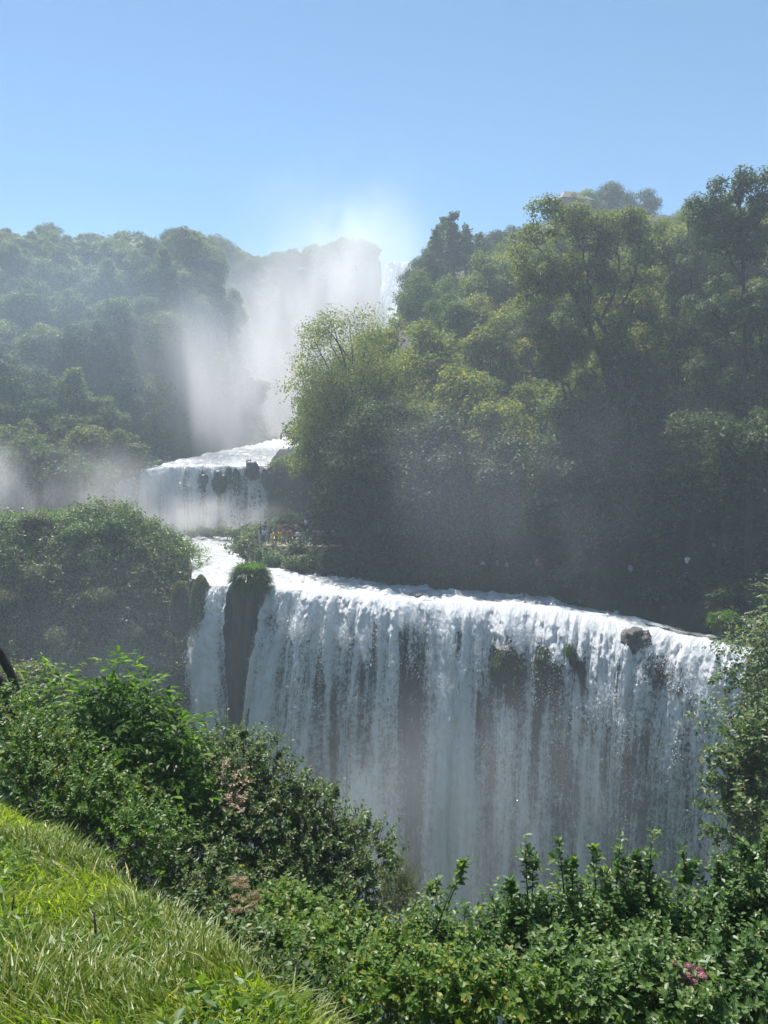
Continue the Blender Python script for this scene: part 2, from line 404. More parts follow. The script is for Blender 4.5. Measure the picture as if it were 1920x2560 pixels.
# ================================================================ SETTING
# ---- curves of the river: near (lip) side A and far bank side B
A_ = np.array([(-34,127),(-27.5,108),(-22.0,88),(-19.8,79),(-17.2,75.5),(-14.6,74.4),(-11.2,74.2),(-6,72),(0,69.5),(7,68.2),(12,66.8),(16,65.4),(21,63.2),(25.2,59.6)], float)
B_ = np.array([(-23,127),(-20.8,104),(-15.5,89),(-11,85.5),(-8,83),(-5.3,81.5),(-2.5,79.5),(.9,76.5),(5,74.8),(10,73.5),(15,72),(19,69.5),(23.5,66),(27.5,60.5)], float)
sA = np.linspace(0, 1, len(A_))
def curve(Pts, s): return np.stack([np.interp(s, sA, Pts[:, 0]), np.interp(s, sA, Pts[:, 1])], -1)
def water_z(s): return np.interp(s, sA, [-12.0,-12.0,-12.05,-12.1,-12.2,-12.25,-12.25,-12.3,-12.4,-12.6,-12.9,-13.4,-13.9,-14.2])

# ---- valley ground: one sheet to the horizon, low
nx = 120
g = np.sinh(np.linspace(-4.2, 4.2, nx)); g = g / g.max() * 4000
X, Y = np.meshgrid(g, g, indexing='ij')
Z = -50 + 2 * (fbm(X / 40, Y / 40, 0, 3, 3) - .5) + 60 * sst(600, 2500, np.hypot(X, Y)) * fbm(X / 900, Y / 900, 0, 3, 8)
struct('ground', np.stack([X, Y, Z], -1).reshape(-1, 3), grid_faces(nx, nx), M['soil'])

# ---- hill height field behind the river
def bank_y(X):
    bx = np.array([-23, -20.8, -15.5, -11, -8, -5.3, -2.5, .9, 5, 10, 15, 19, 23.5, 27.5, 34, 60])
    by = np.array([127, 104, 89, 85.5, 83, 81.5, 79.5, 76.5, 74.8, 73.5, 72, 69.5, 66, 60.5, 57, 50.])
    return np.interp(X, bx, by)
def right_edge(Y): return np.interp(Y, [80, 100, 130, 200, 250, 300], [-24, -19, -13, 0, 12, 14])
def hill_z(X, Y):
    X = np.asarray(X, float); Y = np.asarray(Y, float)
    n1 = fbm(X / 18 + 5, Y / 18, 0, 4, 21) - .5
    base = np.interp(Y, [60, 126, 128.5, 150, 175, 240, 256, 276, 420], [-13.2, -13.2, -2.0, -.4, 3, 5, 10, 10, 10])
    base = np.where((X > 12) & (Y < 100), base - 2.5, base)
    base = np.where(X < -44, np.maximum(base, np.interp(Y, [60, 105, 130, 420], [-16, -11, -2, 8])), base)
    # right hill
    d = Y - bank_y(X)
    hr = -12.6 + np.clip(d, 0, 3) * .55 + np.clip(d - 3, 0, 6) * .05 + np.clip(d - 9, 0, 150) * .64
    hr = np.minimum(hr, np.interp(X, [-10, 5, 20, 34, 46, 60, 80, 110], [32, 36, 41, 46, 48, 45, 41, 38]) + 0 * Y)
    w_ = sst(0, 16, X - right_edge(Y)) * sst(-.5, 1.5, d)
    zr = base + np.maximum(hr - base, 0) * w_ + 4 * n1 * w_ * sst(10, 30, d)
    zr = np.where((d > 0) & (Y < 126), np.maximum(zr, -12.9 + np.clip(d, 0, 3) * .7 * sst(-26, -20, X) ), zr)
    # left hill
    hl = -11 + .735 * (Y - 110)
    hl = np.minimum(hl, np.interp(X, [-160, -100, -60, -40], [58, 55, 55, 46]) + 6 * n1)
    sh_ = 14 * sst(165, 128, Y)
    wl = sst(-31, -47, X + sh_)
    zl = base + np.maximum(hl - base, 0) * wl
    # back cliff
    hb = 70 * sst(256, 276, Y + 6 * n1) * sst(3.5, -1.5, X) + 62 * sst(262, 280, Y) * sst(2.5, 6, X)
    hb = hb + np.interp(X, [-80, -49, -37, -25, -14, -6, 0], [-3, -4, -3, -3, 3, 2, 0]) * sst(262, 280, Y) * sst(3.5, -1.5, X)
    zb = np.where(Y > 250, hb, -60)
    return np.maximum(np.maximum(zr, zl), zb)
xs = np.arange(-190, 150, 1.6); ys = np.concatenate([np.arange(56, 150, 1.0), np.arange(150, 420, 2.5)])
X, Y = np.meshgrid(xs, ys, indexing='ij')
Z = hill_z(X, Y)
# keep the terrain under the river and cut it away in front of the cliff
def near_lip(X):
    return np.interp(X, [-60, -46, -34, -20, -19, -17.2, -14.6, -11.2, -6, 0, 7, 12, 16, 21, 25.2, 28, 34, 150], [92, 92, 92, 90, 80, 76, 75.2, 75, 73, 70.5, 69.2, 67.5, 66.4, 64.2, 61, 58, 56, 50])
front = near_lip(X) + 1.0
Z = np.where(Y < front, np.minimum(Z, -13.5 - (front - Y) * 6), Z)
Z = np.maximum(Z, -52)
Z = Z + .6 * (fbm(X / 3, Y / 3, 0, 3, 4) - .5) * (Z > -11)
struct('hillside', np.stack([X, Y, Z], -1).reshape(-1, 3), grid_faces(len(xs), len(ys)), M['soil'])

# ---- river surface
ns, nt_ = 500, 120
s = np.linspace(0, 1, ns)[:, None]; t = np.linspace(0, 1, nt_)[None]
a = curve(A_, s[:, 0]); b = curve(B_, s[:, 0])
P = a[:, None] * (1 - t[..., None]) + b[:, None] * t[..., None]
zz = water_z(s) + 0 * t
rough_ = .55 * (fbm(P[..., 0] / 2.2, P[..., 1] / 2.2, 0, 5, 31) - .5) + .38 * np.abs(fbm(P[..., 0] / .8, P[..., 1] / .8, 0, 3, 77) - .5)
rough_ = rough_ + .35 * np.maximum(0, fbm(P[..., 0] / 1.3 + 40, P[..., 1] / 3.0, 0, 3, 13) - .55) * 4
zz = zz + rough_ * (.25 + .75 * sst(0, .1, t + 0 * s)) - .12
struct('river_water', np.stack([P[..., 0], P[..., 1], zz], -1).reshape(-1, 3), grid_faces(ns, nt_), M['river'])

# ---- water curtains (shared builder)
def curtain(name, LP, back, zfun, H, apron, nu, nv, densf, top_back=1.2, rel=1.0, seed=0, mat='curtain', uoff=0., side=None, frothd=9.):
    """LP lip points (x,y) polyline; back = outward (towards viewer) unit normals are derived"""
    LP = np.asarray(LP, float)
    L = np.concatenate([[0], np.cumsum(np.hypot(*np.diff(LP, axis=0).T))])
    u = np.linspace(0, L[-1], nu)
    cx, cy_ = np.interp(u, L, LP[:, 0]), np.interp(u, L, LP[:, 1])
    k = max(3, nu // 30); ker = np.ones(k) / k
    cys = np.convolve(np.pad(cy_, k, 'edge'), ker, 'same')[k:-k]; cxs = np.convolve(np.pad(cx, k, 'edge'), ker, 'same')[k:-k]
    nxv, nyv = np.gradient(cys), -np.gradient(cxs); ln = np.hypot(nxv, nyv) + 1e-9; nxv /= ln; nyv /= ln
    nxv = np.convolve(np.pad(nxv, 3 * k, 'edge'), np.ones(3 * k) / (3 * k), 'same')[3 * k:-3 * k]
    tt = np.linspace(0, 1, nv); h = -top_back + 0 * tt
    path = tt ** 1.45 * (H + top_back)          # arc along profile: first top_back metres flat
    U, Pp = np.meshgrid(u, path, indexing='ij')
    flat = np.minimum(Pp, top_back); hh = np.maximum(Pp - top_back, 0)
    ap = apron(U / L[-1])
    out = flat - top_back + ap * np.sqrt(1 - np.exp(-2 * hh / 9.0)) + .04 * hh
    n_big = fbm(U / 1.7, hh / 22 + 3, 0, 3, seed + 1) - .5
    n_mid = fbm(U / .45, hh / 5.0 + 1, 0, 3, seed + 2) - .5
    n_fr = fbm(U / .42, hh / .55 - U * .2, 0, 4, seed + 3) - .5
    fade = sst(-.2, 1.8, Pp - top_back * .5)
    fr = np.exp(-hh / frothd)
    out = out + rel * (fade * (2.3 * n_big + 1.1 * n_mid) + (.95 * n_fr * (fr * .8 + .10)) * fade)
    drop = hh * (1 - .0 * U) - .28 * (fbm(U / .9, out / .9, 0, 3, seed + 9) - .5) * (1 - fade) - .45 * n_big * rel * (1 - fade * .5)
    z0 = zfun(U / L[-1])
    # apron: the drop starts gently where the apron is wide
    X_ = np.interp(U, u, cx) + np.interp(U, u, nxv) * out; Y_ = np.interp(U, u, cy_) + np.interp(U, u, nyv) * out
    Z_ = z0 - drop
    if side is not None: X_ = X_ + side(U / L[-1], hh)
    m = MB(); m.add(np.stack([X_, Y_, Z_], -1).reshape(-1, 3), grid_faces(nu, nv))
    me = m.mesh(name, M[mat], True)
    uvl = me.uv_layers.new(name='UVMap')
    vi = np.zeros(len(me.loops), np.int32); me.loops.foreach_get('vertex_index', vi)
    UV = np.stack([U + uoff, Pp], -1).reshape(-1, 2)
    uvl.data.foreach_set('uv', UV[vi].astype(np.float32).ravel())
    o = link(name, me); o['kind'] = 'structure'
    # screen-free density from the lip position and depth
    dn = densf(X_, hh, U / L[-1]) + (.9 * n_big + 1.1 * np.exp(-hh / 22) * (fbm(U / .5 + hh * .01, hh / 30, 0, 3, seed + 27) - .5) + .5 * (fbm(U / 2.6, hh / 40 + 7, 0, 2, seed + 21) - .5)) * sst(0, 6, hh) + .10
    if name == 'waterfall': dn = dn - .75 * sst(.55, .68, fbm(U / 1.2 + 3, hh / 12, 0, 3, 333)) * sst(.9, 3, hh) * np.exp(-hh / 16) * (1 - sst(18.5, 21, X_)) + .07
    attr(o, 'dens', dn); attr(o, 'froth', np.clip(np.maximum(fr * .85 + .15, sst(20.5, 23.5, X_) * .8), 0, 1))
    return o, (X_, Y_, Z_, hh, dn)

def main_dens(X, h, uu):
    px = X * 1934 / 65.0 + 960
    keys = [600, 640, 690, 760, 800, 850, 905, 960, 1000, 1035, 1070, 1100, 1125, 1150, 1180, 1230, 1270, 1300, 1340, 1380, 1420, 1460, 1520, 1580, 1620, 1650, 1700, 1740, 1800, 1860]
    vals = [.75, .72, .62, .36, .55, .45, .62, .66, .52, .26, .46, .68, .62, .80, .66, .56, .36, .46, .30, .42, .70, .50, .30, .34, .56, .48, .70, 1.05, 1.3, 1.3]
    lo = np.interp(px, keys, vals)
    hi = .78 + .15 * np.interp(px, [1000, 1050, 1100, 1700, 1800], [0, -.6, 0, 0, 1.2]) 
    k = sst(0, 9, h)
    d = hi * (1 - k) + lo * k
    d = np.where(h <= .05, 1.3, d) + .9 * np.exp(-h / 1.2)
    # dry outcrops under the lip
    for ox, hw, h0, h1 in ((1265, 30, 3.0, 9), (1358, 24, 3.2, 8), (1425, 14, 2.8, 5.5), (1592, 42, .9, 5)):
        d = d - (.8 if ox == 1592 else 1.3) * np.exp(-((px - ox) / hw) ** 2) * sst(h0, h0 + .8, h) * sst(h1, h1 * .5, h)
    return d
LIP = np.concatenate([A_[6:], [(27.8, 57.4)]]); LIP[0] = (-11.0, 74.6)
LIPz = lambda q: np.interp(q, [0, .2, .45, .65, .8, 1], [-12.22, -12.3, -12.5, -12.8, -13.5, -14.2])
main, MD = curtain('waterfall', LIP, None, LIPz, 38, lambda q: np.interp(q, [0, .15, .4, .6, .8, .92, 1], [2.2, 3.2, 4.0, 5.2, 5.8, 4.6, 3.6]), 680, 320, main_dens, top_back=1.5,
                   side=lambda q, h: -np.interp(q, [0, .06, .2], [1, .8, 0]) * np.interp(h, [0, 4, 12, 25], [0, .1, 1.2, 2.8]))
nar, ND = curtain('narrow_waterfall', [(-18.3, 78.4), (-17.0, 76.2), (-16.0, 75.2), (-14.9, 74.8)], None, lambda q: -12.1 - .15 * q, 36, lambda q: 1.5 + 0 * q, 90, 210,
              lambda X, h, q: 1.05 - .6 * sst(.6, 1.0, q) * sst(1, 8, h) + 0 * X, top_back=1.5, seed=50,
              side=lambda q, h: np.interp(h, [0, 5, 14, 30], [0, .12, .8, 1.2]) * (1.0 * q - 1.5 * (1 - q)))
# upper small fall
UL = [(-43.5, 127.6), (-40, 127.0), (-34, 127.2), (-28, 128), (-23, 128.2), (-19, 128.6)]
def up_dens(X, h, q):
    k = [0, .05, .08, .14, .18, .40, .44, .50, .56, .62, .66, .76, .84, .92, .96, 1]
    v = [.7, 1.1, .9, -.3, 1.1, .95, .2, .95, .1, 1.15, .5, 1.0, .2, 1.2, .6, .0]
    return np.interp(q, k, v) + .3 * np.exp(-h / .8) + 0 * X + .05
UZ = lambda q: np.interp(q, [0, .12, .2, .3, 1], [-3.4, -2.6, -1.5, -1.0, -.9])
upf, UD = curtain('upper_waterfall', UL, None, UZ, 12, lambda q: 1.6 + 0 * q, 230, 90, up_dens, top_back=2, seed=90, frothd=4, rel=.8)
# rapids above the upper fall
ns, nt_ = 140, 160
q = np.linspace(0, 1, ns)[:, None]; t = np.linspace(0, 1, nt_)[None]
Yr = 128 + 60 * t + 0 * q
Xr = np.interp(t, [0, .1, .4, 1], [-38, -37, -30, -20]) * (1 - q) + np.interp(t, [0, .2, .4, 1], [-19.5, -20, -20.5, -4]) * q
Zr = np.interp(t, [0, .08, .3, .5, 1], [-1.15, -.7, 1.4, 2.6, 6.5]) + 0 * q + .9 * (fbm(Xr / 2, Yr / 2, 0, 4, 5) - .5) + .6 * np.abs(fbm(Xr / .9, Yr / .9, 0, 3, 15) - .5)
Zr = np.maximum(Zr, hill_z(Xr, Yr) * 0 + Zr)
struct('upper_rapids_water', np.stack([Xr, Yr, Zr], -1).reshape(-1, 3), grid_faces(ns, nt_), M['river'])
# tall far fall at the back, half lost in its own mist
bf, BD = curtain('far_waterfall', [(2, 262), (5, 261), (9, 261), (13.5, 262)], None, lambda q: 66 - 1.5 * q, 62, lambda q: 3 + 0 * q, 120, 160,
             lambda X, h, q: .85 + 0 * X, top_back=6, seed=120, rel=2.0, frothd=30, side=lambda q, h: -.22 * h)

# ---- rock cliffs behind the curtains
def cliff(name, LP, ztop, H, inset, seed, amp=.9, nu=260, nv=120, mat='rock', lean=.0):
    LP = np.asarray(LP, float); L = np.concatenate([[0], np.cumsum(np.hypot(*np.diff(LP, axis=0).T))])
    u = np.linspace(0, L[-1], nu); cx, cy_ = np.interp(u, L, LP[:, 0]), np.interp(u, L, LP[:, 1])
    dx, dy = np.gradient(cx), np.gradient(cy_); ln = np.hypot(dx, dy); nxv, nyv = dy / ln, -dx / ln
    h = np.linspace(-1.5, 1, nv); h = np.where(h < 0, h, h * H)
    U, Hh = np.meshgrid(u, h, indexing='ij')
    hp = np.maximum(Hh, 0)
    out = -inset + np.minimum(Hh, 0) * 2.0 + amp * 2 * (fbm(U / 2.2, hp / 9, 0, 4, seed) - .5) * sst(0, 2, hp) + amp * .7 * (fbm(U / .7, hp / 1.6, 0, 3, seed + 3) - .5) + lean * hp
    z = ztop(U / L[-1]) - hp - .25 - .9 * sst(0, -.6, Hh)
    X_ = np.interp(U, u, cx) + np.interp(U, u, nxv) * out; Y_ = np.interp(U, u, cy_) + np.interp(U, u, nyv) * out
    return struct(name, np.stack([X_, Y_, z], -1).reshape(-1, 3), grid_faces(nu, nv), M[mat])
cliff('cliff', [(-20.6, 80.2)] + [tuple(p) for p in A_[3:]] + [(29, 57), (34, 52)], lambda q: np.interp(q, [0, .3, .6, .8, 1], [-12.2, -12.25, -12.7, -13.4, -14.4]), 40, .1, 61, nu=220, nv=100, lean=.02)
cliff('upper_cliff', [(-47, 124), (-42, 127.8), (-38, 128), (-34, 128.2), (-28, 129), (-23, 129.2), (-16, 129.6), (-6, 131)], lambda q: np.interp(q, [0, .2, .35, 1], [-6, -3.2, -1.3, -1.2]), 13, .2, 66, nu=160, nv=60)

# ---- promontory mound on the left of the falls
def mound_z(X, Y):
    # crest height along X
    top = np.interp(X, [-75, -55, -46, -41, -36, -30, -27, -24, -22, -20.5, -19.2, -18], [-10.2, -9.2, -7.9, -7.2, -6.4, -6.2, -7.5, -9.6, -10.9, -11.8, -12.4, -14])
    yc = np.interp(X, [-75, -20], [82, 84])
    fronty = np.interp(X, [-75, -50, -36, -28, -22, -19], [66, 69, 71.5, 73, 76, 78])
    n1 = fbm(X / 5 + 3, Y / 5, 0, 4, 45) - .5; n2 = fbm(X / 1.6, Y / 1.6, 0, 3, 46) - .5
    d = fronty + 3.5 - Y                              # >0 towards the viewer: falls away
    z = top - .020 * np.clip(yc - Y, 0, 40) ** 2 - .02 * np.clip(Y - yc, 0, 40) ** 2 + 3.4 * n1 + 1.8 * n2
    z = z - 1.15 * np.clip(d + 5 + 6 * n1, 0, 11) - 2.2 * np.clip(d - 6 + 3 * n1, 0, 40)
    return np.clip(z, -52, 10)
xs = np.arange(-78, -17.5, .45); ys = np.arange(50, 106, .45)
X, Y = np.meshgrid(xs, ys, indexing='ij'); Z = mound_z(X, Y)
lim = np.interp(Y, [50, 76, 79, 88, 98, 108], [-20.8, -19.8, -20.2, -22.4, -25, -28.0])
Z = np.where(X > lim, np.minimum(Z, -13.5 - (X - lim) * 8), Z); Z = np.maximum(Z, -52)
struct('promontory', np.stack([X, Y, Z], -1).reshape(-1, 3), grid_faces(len(xs), len(ys)), M['soil'])

# ---- foreground slope under the camera
CR_ = np.array([(-12, 15), (-6, 9.2), (-2.9, 5.8), (-1.8, 4.5), (-1.04, 3.55), (-.38, 2.8), (-.05, 2.2), (.6, 1.2), (2, -1), (6, -6)])
def fg_z(X, Y):
    X = np.asarray(X, float); Y = np.asarray(Y, float)
    z = -.85 - .38 * Y - .15 * (X + 1.1)
    yc = np.interp(X, CR_[:, 0], CR_[:, 1])
    d = np.clip((Y - yc) * .62, 0, None)
    z = z - .75 * d - .012 * d ** 2
    z = z + .10 * (fbm(X / .8, Y / .8, 0, 3, 71) - .5) + .35 * (fbm(X / 3.5, Y / 3.5, 0, 2, 72) - .5) * sst(0, 3, np.hypot(X, Y - 1))
    return np.maximum(z, -50.5)
gx = np.concatenate([np.arange(-60, -14, 1.0), np.arange(-14, 12, .2), np.arange(12, 60, 1.0)])
gy = np.concatenate([np.arange(-12, 18, .2), np.arange(18, 56, 1.0)])
X, Y = np.meshgrid(gx, gy, indexing='ij')
struct('grass_slope', np.stack([X, Y, fg_z(X, Y)], -1).reshape(-1, 3), grid_faces(len(gx), len(gy)), M['turf'])
def fgp(px, py, ymin=1.5, ymax=30):
    """where the sight line of a pixel meets the foreground slope"""
    for Yv in np.arange(ymin, ymax, .05):
        p = at(px, py, Yv)
        if p.z < float(fg_z(p.x, p.y)): return p
    return at(px, py, ymax)

exec_marker = 1
# ================================================================ FAR AND MIDDLE FORESTS
rng = random.Random(7)
FAR = protos('far_tree', [
    dict(seed=1, H=11, R=4.6, nclump=30, nleaf=6500, leaf=.55, trunk_r=.22, base=.12, clump=.36),
    dict(seed=2, H=13, R=4.4, nclump=34, nleaf=6800, leaf=.54, trunk_r=.25, base=.14, clump=.33),
    dict(seed=3, H=9, R=5.0, nclump=30, nleaf=6500, leaf=.55, trunk_r=.2, base=.10, clump=.38),
    dict(seed=4, H=14, R=3.6, nclump=28, nleaf=5200, leaf=.55, trunk_r=.24, base=.15, clump=.34, conic=.35)], 'far')
def visible_px(p):
    f = p[1] * CP - p[2] * SP
    return 960 + FPX * p[0] / f, 1280 - FPX * (p[2] * CP + p[1] * SP) / f
SKYL = ([-200, 0, 208, 300, 382, 463, 567, 613, 694, 787, 856, 960, 975, 1030, 1060, 1076, 1134, 1192, 1250, 1307, 1388, 1420, 1504, 1620, 1666, 1712, 1782, 1840, 1910, 2200],
        [560, 567, 578, 590, 584, 575, 590, 630, 630, 613, 590, 607, 690, 690, 600, 570, 560, 585, 585, 572, 556, 540, 520, 520, 545, 520, 500, 490, 480, 470])
def fit(x, y, z, H, sc, lo=.45, slack=0):
    """shrink a tree until its tip stays under the ridge outline of the place"""
    for _ in range(12):
        a, b = visible_px((x, y, z + H * sc))
        if b >= np.interp(a, *SKYL) + slack: return sc
        sc *= .9
        if sc < lo: return None
    return None
NEARSKY = ([900, 1000, 1060, 1120, 1200, 1250, 1310], [850, 790, 710, 690, 640, 600, 0])
FH = [11, 13, 9, 14]; MH = [15, 17, 13, 16, 19]
cnt = 0
rows = []
Yv = 113.0
while Yv < 214:
    Xv = -.56 * Yv - 6
    while Xv < -35:
        x = Xv + rng.uniform(-2, 2); y = Yv + rng.uniform(-2.2, 2.2)
        rows.append((x, y)); Xv += 4.7 + .012 * (Yv - 110)
    Yv += 5.0 + .012 * (Yv - 110)
for (x, y) in rows:
    z = float(hill_z(x, y))
    if z < -10.5 and y > 125: continue
    pxx, pyy = visible_px((x, y, z + 5))
    if pxx < -120: continue
    if y < 168 and pxx + 4.5 * FPX / y > (395 if y < 140 else 500): continue
    band = 'crest' if y > 190 else 'upper' if y > 160 else 'middle' if y > 132 else 'foot'
    g_ = {'crest': 'trees along the crest of the hazy hill', 'upper': 'trees on the upper slope of the hazy hill', 'middle': 'trees on the middle slope of the hazy hill', 'foot': 'trees at the foot of the hazy hill'}[band]
    lb = {'crest': 'round crowned forest tree against the sky on the crest of the hazy hill',
          'upper': 'grey green round crowned tree packed into the upper slope of the hazy hill',
          'middle': 'green round crowned tree packed into the middle slope of the hazy hill',
          'foot': 'bushy tree at the foot of the hazy hill above the valley mist'}[band]
    sc = rng.uniform(.58, .98)
    k = rng.choice([0, 1, 2, 0, 1, 2, 3]); sc = fit(x, y, z, FH[k], sc, .4, rng.uniform(-12, 14))
    if sc is None: continue
    sfx = ' near the picture edge' if pxx < 190 else ' above the mossy mound' if pxx < 370 else ' close to the plume'
    lb = {'crest': 'round crowned forest tree on the crest of the hazy hill', 'upper': 'grey green round crowned tree on the hazy upper slope', 'middle': 'green round crowned tree on the middle slope', 'foot': 'bushy tree at the foot of the hazy hill'}[band] + sfx; g_ += sfx
    place('forest_tree', FAR[k], (x, y, z - .6), rng.uniform(0, 6.28), sc, lb, 'tree', g_, sz=sc * rng.uniform(.85, 1.15)); cnt += 1
# back cliff trees
for i in range(90):
    x = rng.uniform(-62, -1.5); y = rng.choice([rng.uniform(274, 282), rng.uniform(264, 284)])
    z = float(hill_z(x, y)); sc = rng.uniform(.8, 1.25); k = rng.choice([0, 1, 2]); sc = fit(x, y, z, FH[k], sc, .4, rng.uniform(-8, 10))
    if sc is None: continue
    place('forest_tree', FAR[k], (x, y, z - 1), rng.uniform(0, 6.28), sc, 'pale tree on the misty cliff top behind the spray plume', 'tree', 'trees on the misty cliff behind the plume'); cnt += 1
for i in range(9):
    x = rng.uniform(14, 24); y = rng.uniform(262, 285)
    place('forest_tree', FAR[i % 3], (x, y, float(hill_z(x, y)) - 1), rng.uniform(0, 6.28), rng.uniform(.7, 1.0), 'faint tree beside the brink of the far waterfall', 'tree', 'trees beside the brink of the far waterfall')
print('far trees', cnt)

MID = protos('mid_tree', [
    dict(seed=11, H=15, R=5.0, nclump=46, nleaf=15000, leaf=.34, trunk_r=.28, base=.08, clump=.30),
    dict(seed=12, H=17, R=4.6, nclump=52, nleaf=15000, leaf=.33, trunk_r=.30, base=.10, clump=.27),
    dict(seed=13, H=13, R=5.4, nclump=44, nleaf=14000, leaf=.36, trunk_r=.26, base=.06, clump=.30),
    dict(seed=14, H=16, R=4.6, nclump=48, nleaf=14000, leaf=.34, trunk_r=.28, base=.08, clump=.28, mat='mid_yellow'),
    dict(seed=15, H=19, R=4.2, nclump=52, nleaf=14000, leaf=.33, trunk_r=.30, base=.10, clump=.27, conic=.25)], 'mid')
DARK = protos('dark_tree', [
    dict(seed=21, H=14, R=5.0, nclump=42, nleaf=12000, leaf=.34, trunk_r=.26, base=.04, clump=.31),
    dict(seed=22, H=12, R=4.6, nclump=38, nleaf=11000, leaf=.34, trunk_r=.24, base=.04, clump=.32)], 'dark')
# slope forest of the near hill
def right_pos():
    out = []
    Yv = 86.0
    while Yv < 215:
        step = 6.2 + .022 * (Yv - 86)
        Xv = right_edge(Yv) + 5
        while Xv < .56 * Yv + 5:
            x = Xv + rng.uniform(-2.2, 2.2); y = Yv + rng.uniform(-2.4, 2.4)
            if y - float(bank_y(x)) > 9: out.append((x, y))
            Xv += step
        Yv += step * .95
    return out
n_r = 0
for (x, y) in right_pos():
    z = float(hill_z(x, y)); d = y - float(bank_y(x))
    pxx, pyy = visible_px((x, y, z + 6))
    if pxx > 2080: continue
    if y < 175 and pxx - 4.6 * FPX / y < 715: continue
    if 62 - z < 6 and rng.random() < .15: continue
    if y > 150:
        lb, g_, pr, cat = 'dark tree high on the back of the near wooded hill', 'trees high on the near wooded hill', rng.choice(DARK + MID[:3]), 'tree'
        sc = rng.uniform(.55, .85)
    elif y > 112:
        lb, g_, pr, cat = 'leafy tree on the upper slope of the near wooded hill', 'trees on the upper slope of the near wooded hill', rng.choice(MID), 'tree'
        sc = rng.uniform(.65, 1.0)
    else:
        lb, g_, pr, cat = 'leafy tree low on the near wooded hill above the river', 'trees low on the near wooded hill', rng.choice(MID), 'tree'
        sc = rng.uniform(.75, 1.05)
    hh_ = MH[MID.index(pr)] if pr in MID else 14
    sc = fit(x, y, z, hh_ * 1.05, sc, .38, rng.uniform(-10, 18))
    if sc is None: continue
    if y < 150:
        a, b_ = visible_px((x, y, z + hh_ * sc))
        if b_ < np.interp(a, *NEARSKY) - 8: continue
    sfx = ' on the plume side' if pxx < 1200 else ' around the forked tree' if pxx < 1560 else ' towards the slender tree'
    lb += sfx; g_ += sfx
    place('broadleaf_tree', pr, (x, y, z - .5), rng.uniform(0, 6.28), sc, lb, cat, g_, sz=sc * rng.uniform(.9, 1.15)); n_r += 1
print('right trees', n_r)
# row overhanging the far bank
for i, x in enumerate(np.arange(-2.5, 24, 3.6)):
    y = float(bank_y(x)) + rng.uniform(5.5, 8.5); z = float(hill_z(x, y)); sc = rng.uniform(.85, 1.12)
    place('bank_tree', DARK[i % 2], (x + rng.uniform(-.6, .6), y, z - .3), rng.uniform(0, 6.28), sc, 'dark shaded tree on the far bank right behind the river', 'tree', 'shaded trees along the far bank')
def solo(name, kw, mat, base, label, rz=0, cat='tree', group=None):
    r = np.random.default_rng(kw.pop('seed')); cr, tk = make_tree(r, **kw)
    e = empty(name, base, label, cat, group, rz); cr.build('crown', M[mat], e); tk.build('trunk', M['bark'], e, True); return e
def ground_at(px, Y):
    x = at(px, 1150, Y).x; return Vector((x, Y, float(hill_z(x, Y))))
# big tree at the hill's foot, overhanging the platform
solo('broadleaf_tree', dict(seed=31, H=24.5, R=8.3, nclump=150, nleaf=50000, leaf=.25, trunk_r=.45, base=.12, clump=.23, skirt=.08), 'mid', ground_at(885, 96) - Vector((0, 0, .5)), 'big rounded tree overhanging the visitor platform beside the spray plume')
solo('broadleaf_tree', dict(seed=32, H=17, R=6.0, nclump=80, nleaf=26000, leaf=.25, trunk_r=.35, base=.05, clump=.24, skirt=.15), 'dark', ground_at(960, 84) - Vector((0, 0, .4)), 'dark round tree in front of the big rounded tree, shading the path')
solo('broadleaf_tree', dict(seed=33, H=12, R=5.0, nclump=70, nleaf=20000, leaf=.24, trunk_r=.3, base=.04, clump=.24, skirt=.2), 'mid', ground_at(900, 104) - Vector((0, 0, .4)), 'leafy lower tree reaching out over the visitors on the platform')
# forked tree with bare limbs
def limb_tree(base, label, limbs, nleaf, leaf, mat, seed, clr, name='forked_tree'):
    r = np.random.default_rng(seed); e = empty(name, base, label, 'tree')
    b = np.array(tuple(base)); tk = MB(); cr = MB(); C = []; CR = []
    for pts, r0, r1, leafy in limbs:
        P = np.array([tuple(p) for p in pts]) - b
        # smooth by Catmull style resampling
        tq = np.linspace(0, 1, 4 * len(P)); ti = np.linspace(0, 1, len(P))
        Q = np.stack([np.interp(tq, ti, P[:, k]) for k in range(3)], 1)
        Q[1:-1] = (Q[:-2] + Q[1:-1] * 2 + Q[2:]) / 4
        Q[1:-1] += r.normal(size=(len(Q) - 2, 3)) * .08
        tk.tube(Q, np.linspace(r0, r1, len(Q)), 7)
        if leafy:
            for j in range(leafy):
                q_ = .25 + .75 * r.random(); p = Q[int(q_ * (len(Q) - 1))]
                off = unit(r, 1)[0] * np.array([2.6, 2.6, 2.0]) * (.3 + .9 * r.random()); off[2] += .5
                C.append(p + off); CR.append(clr * (.6 + .8 * r.random()))
                tk.tube([p, p + off * .5 + np.array([0, 0, -.2]), p + off], [.07, .05, .02], 4)
    clumps(cr, r, C, CR, nleaf, leaf)
    cr.build('crown', M[mat], e); tk.build('trunk', M['bark'], e, True); return e
Yt = 86
A = lambda x, y, dY=0: at(x, y, Yt + dY)
bs = ground_at(1600, Yt); bs.z -= .5
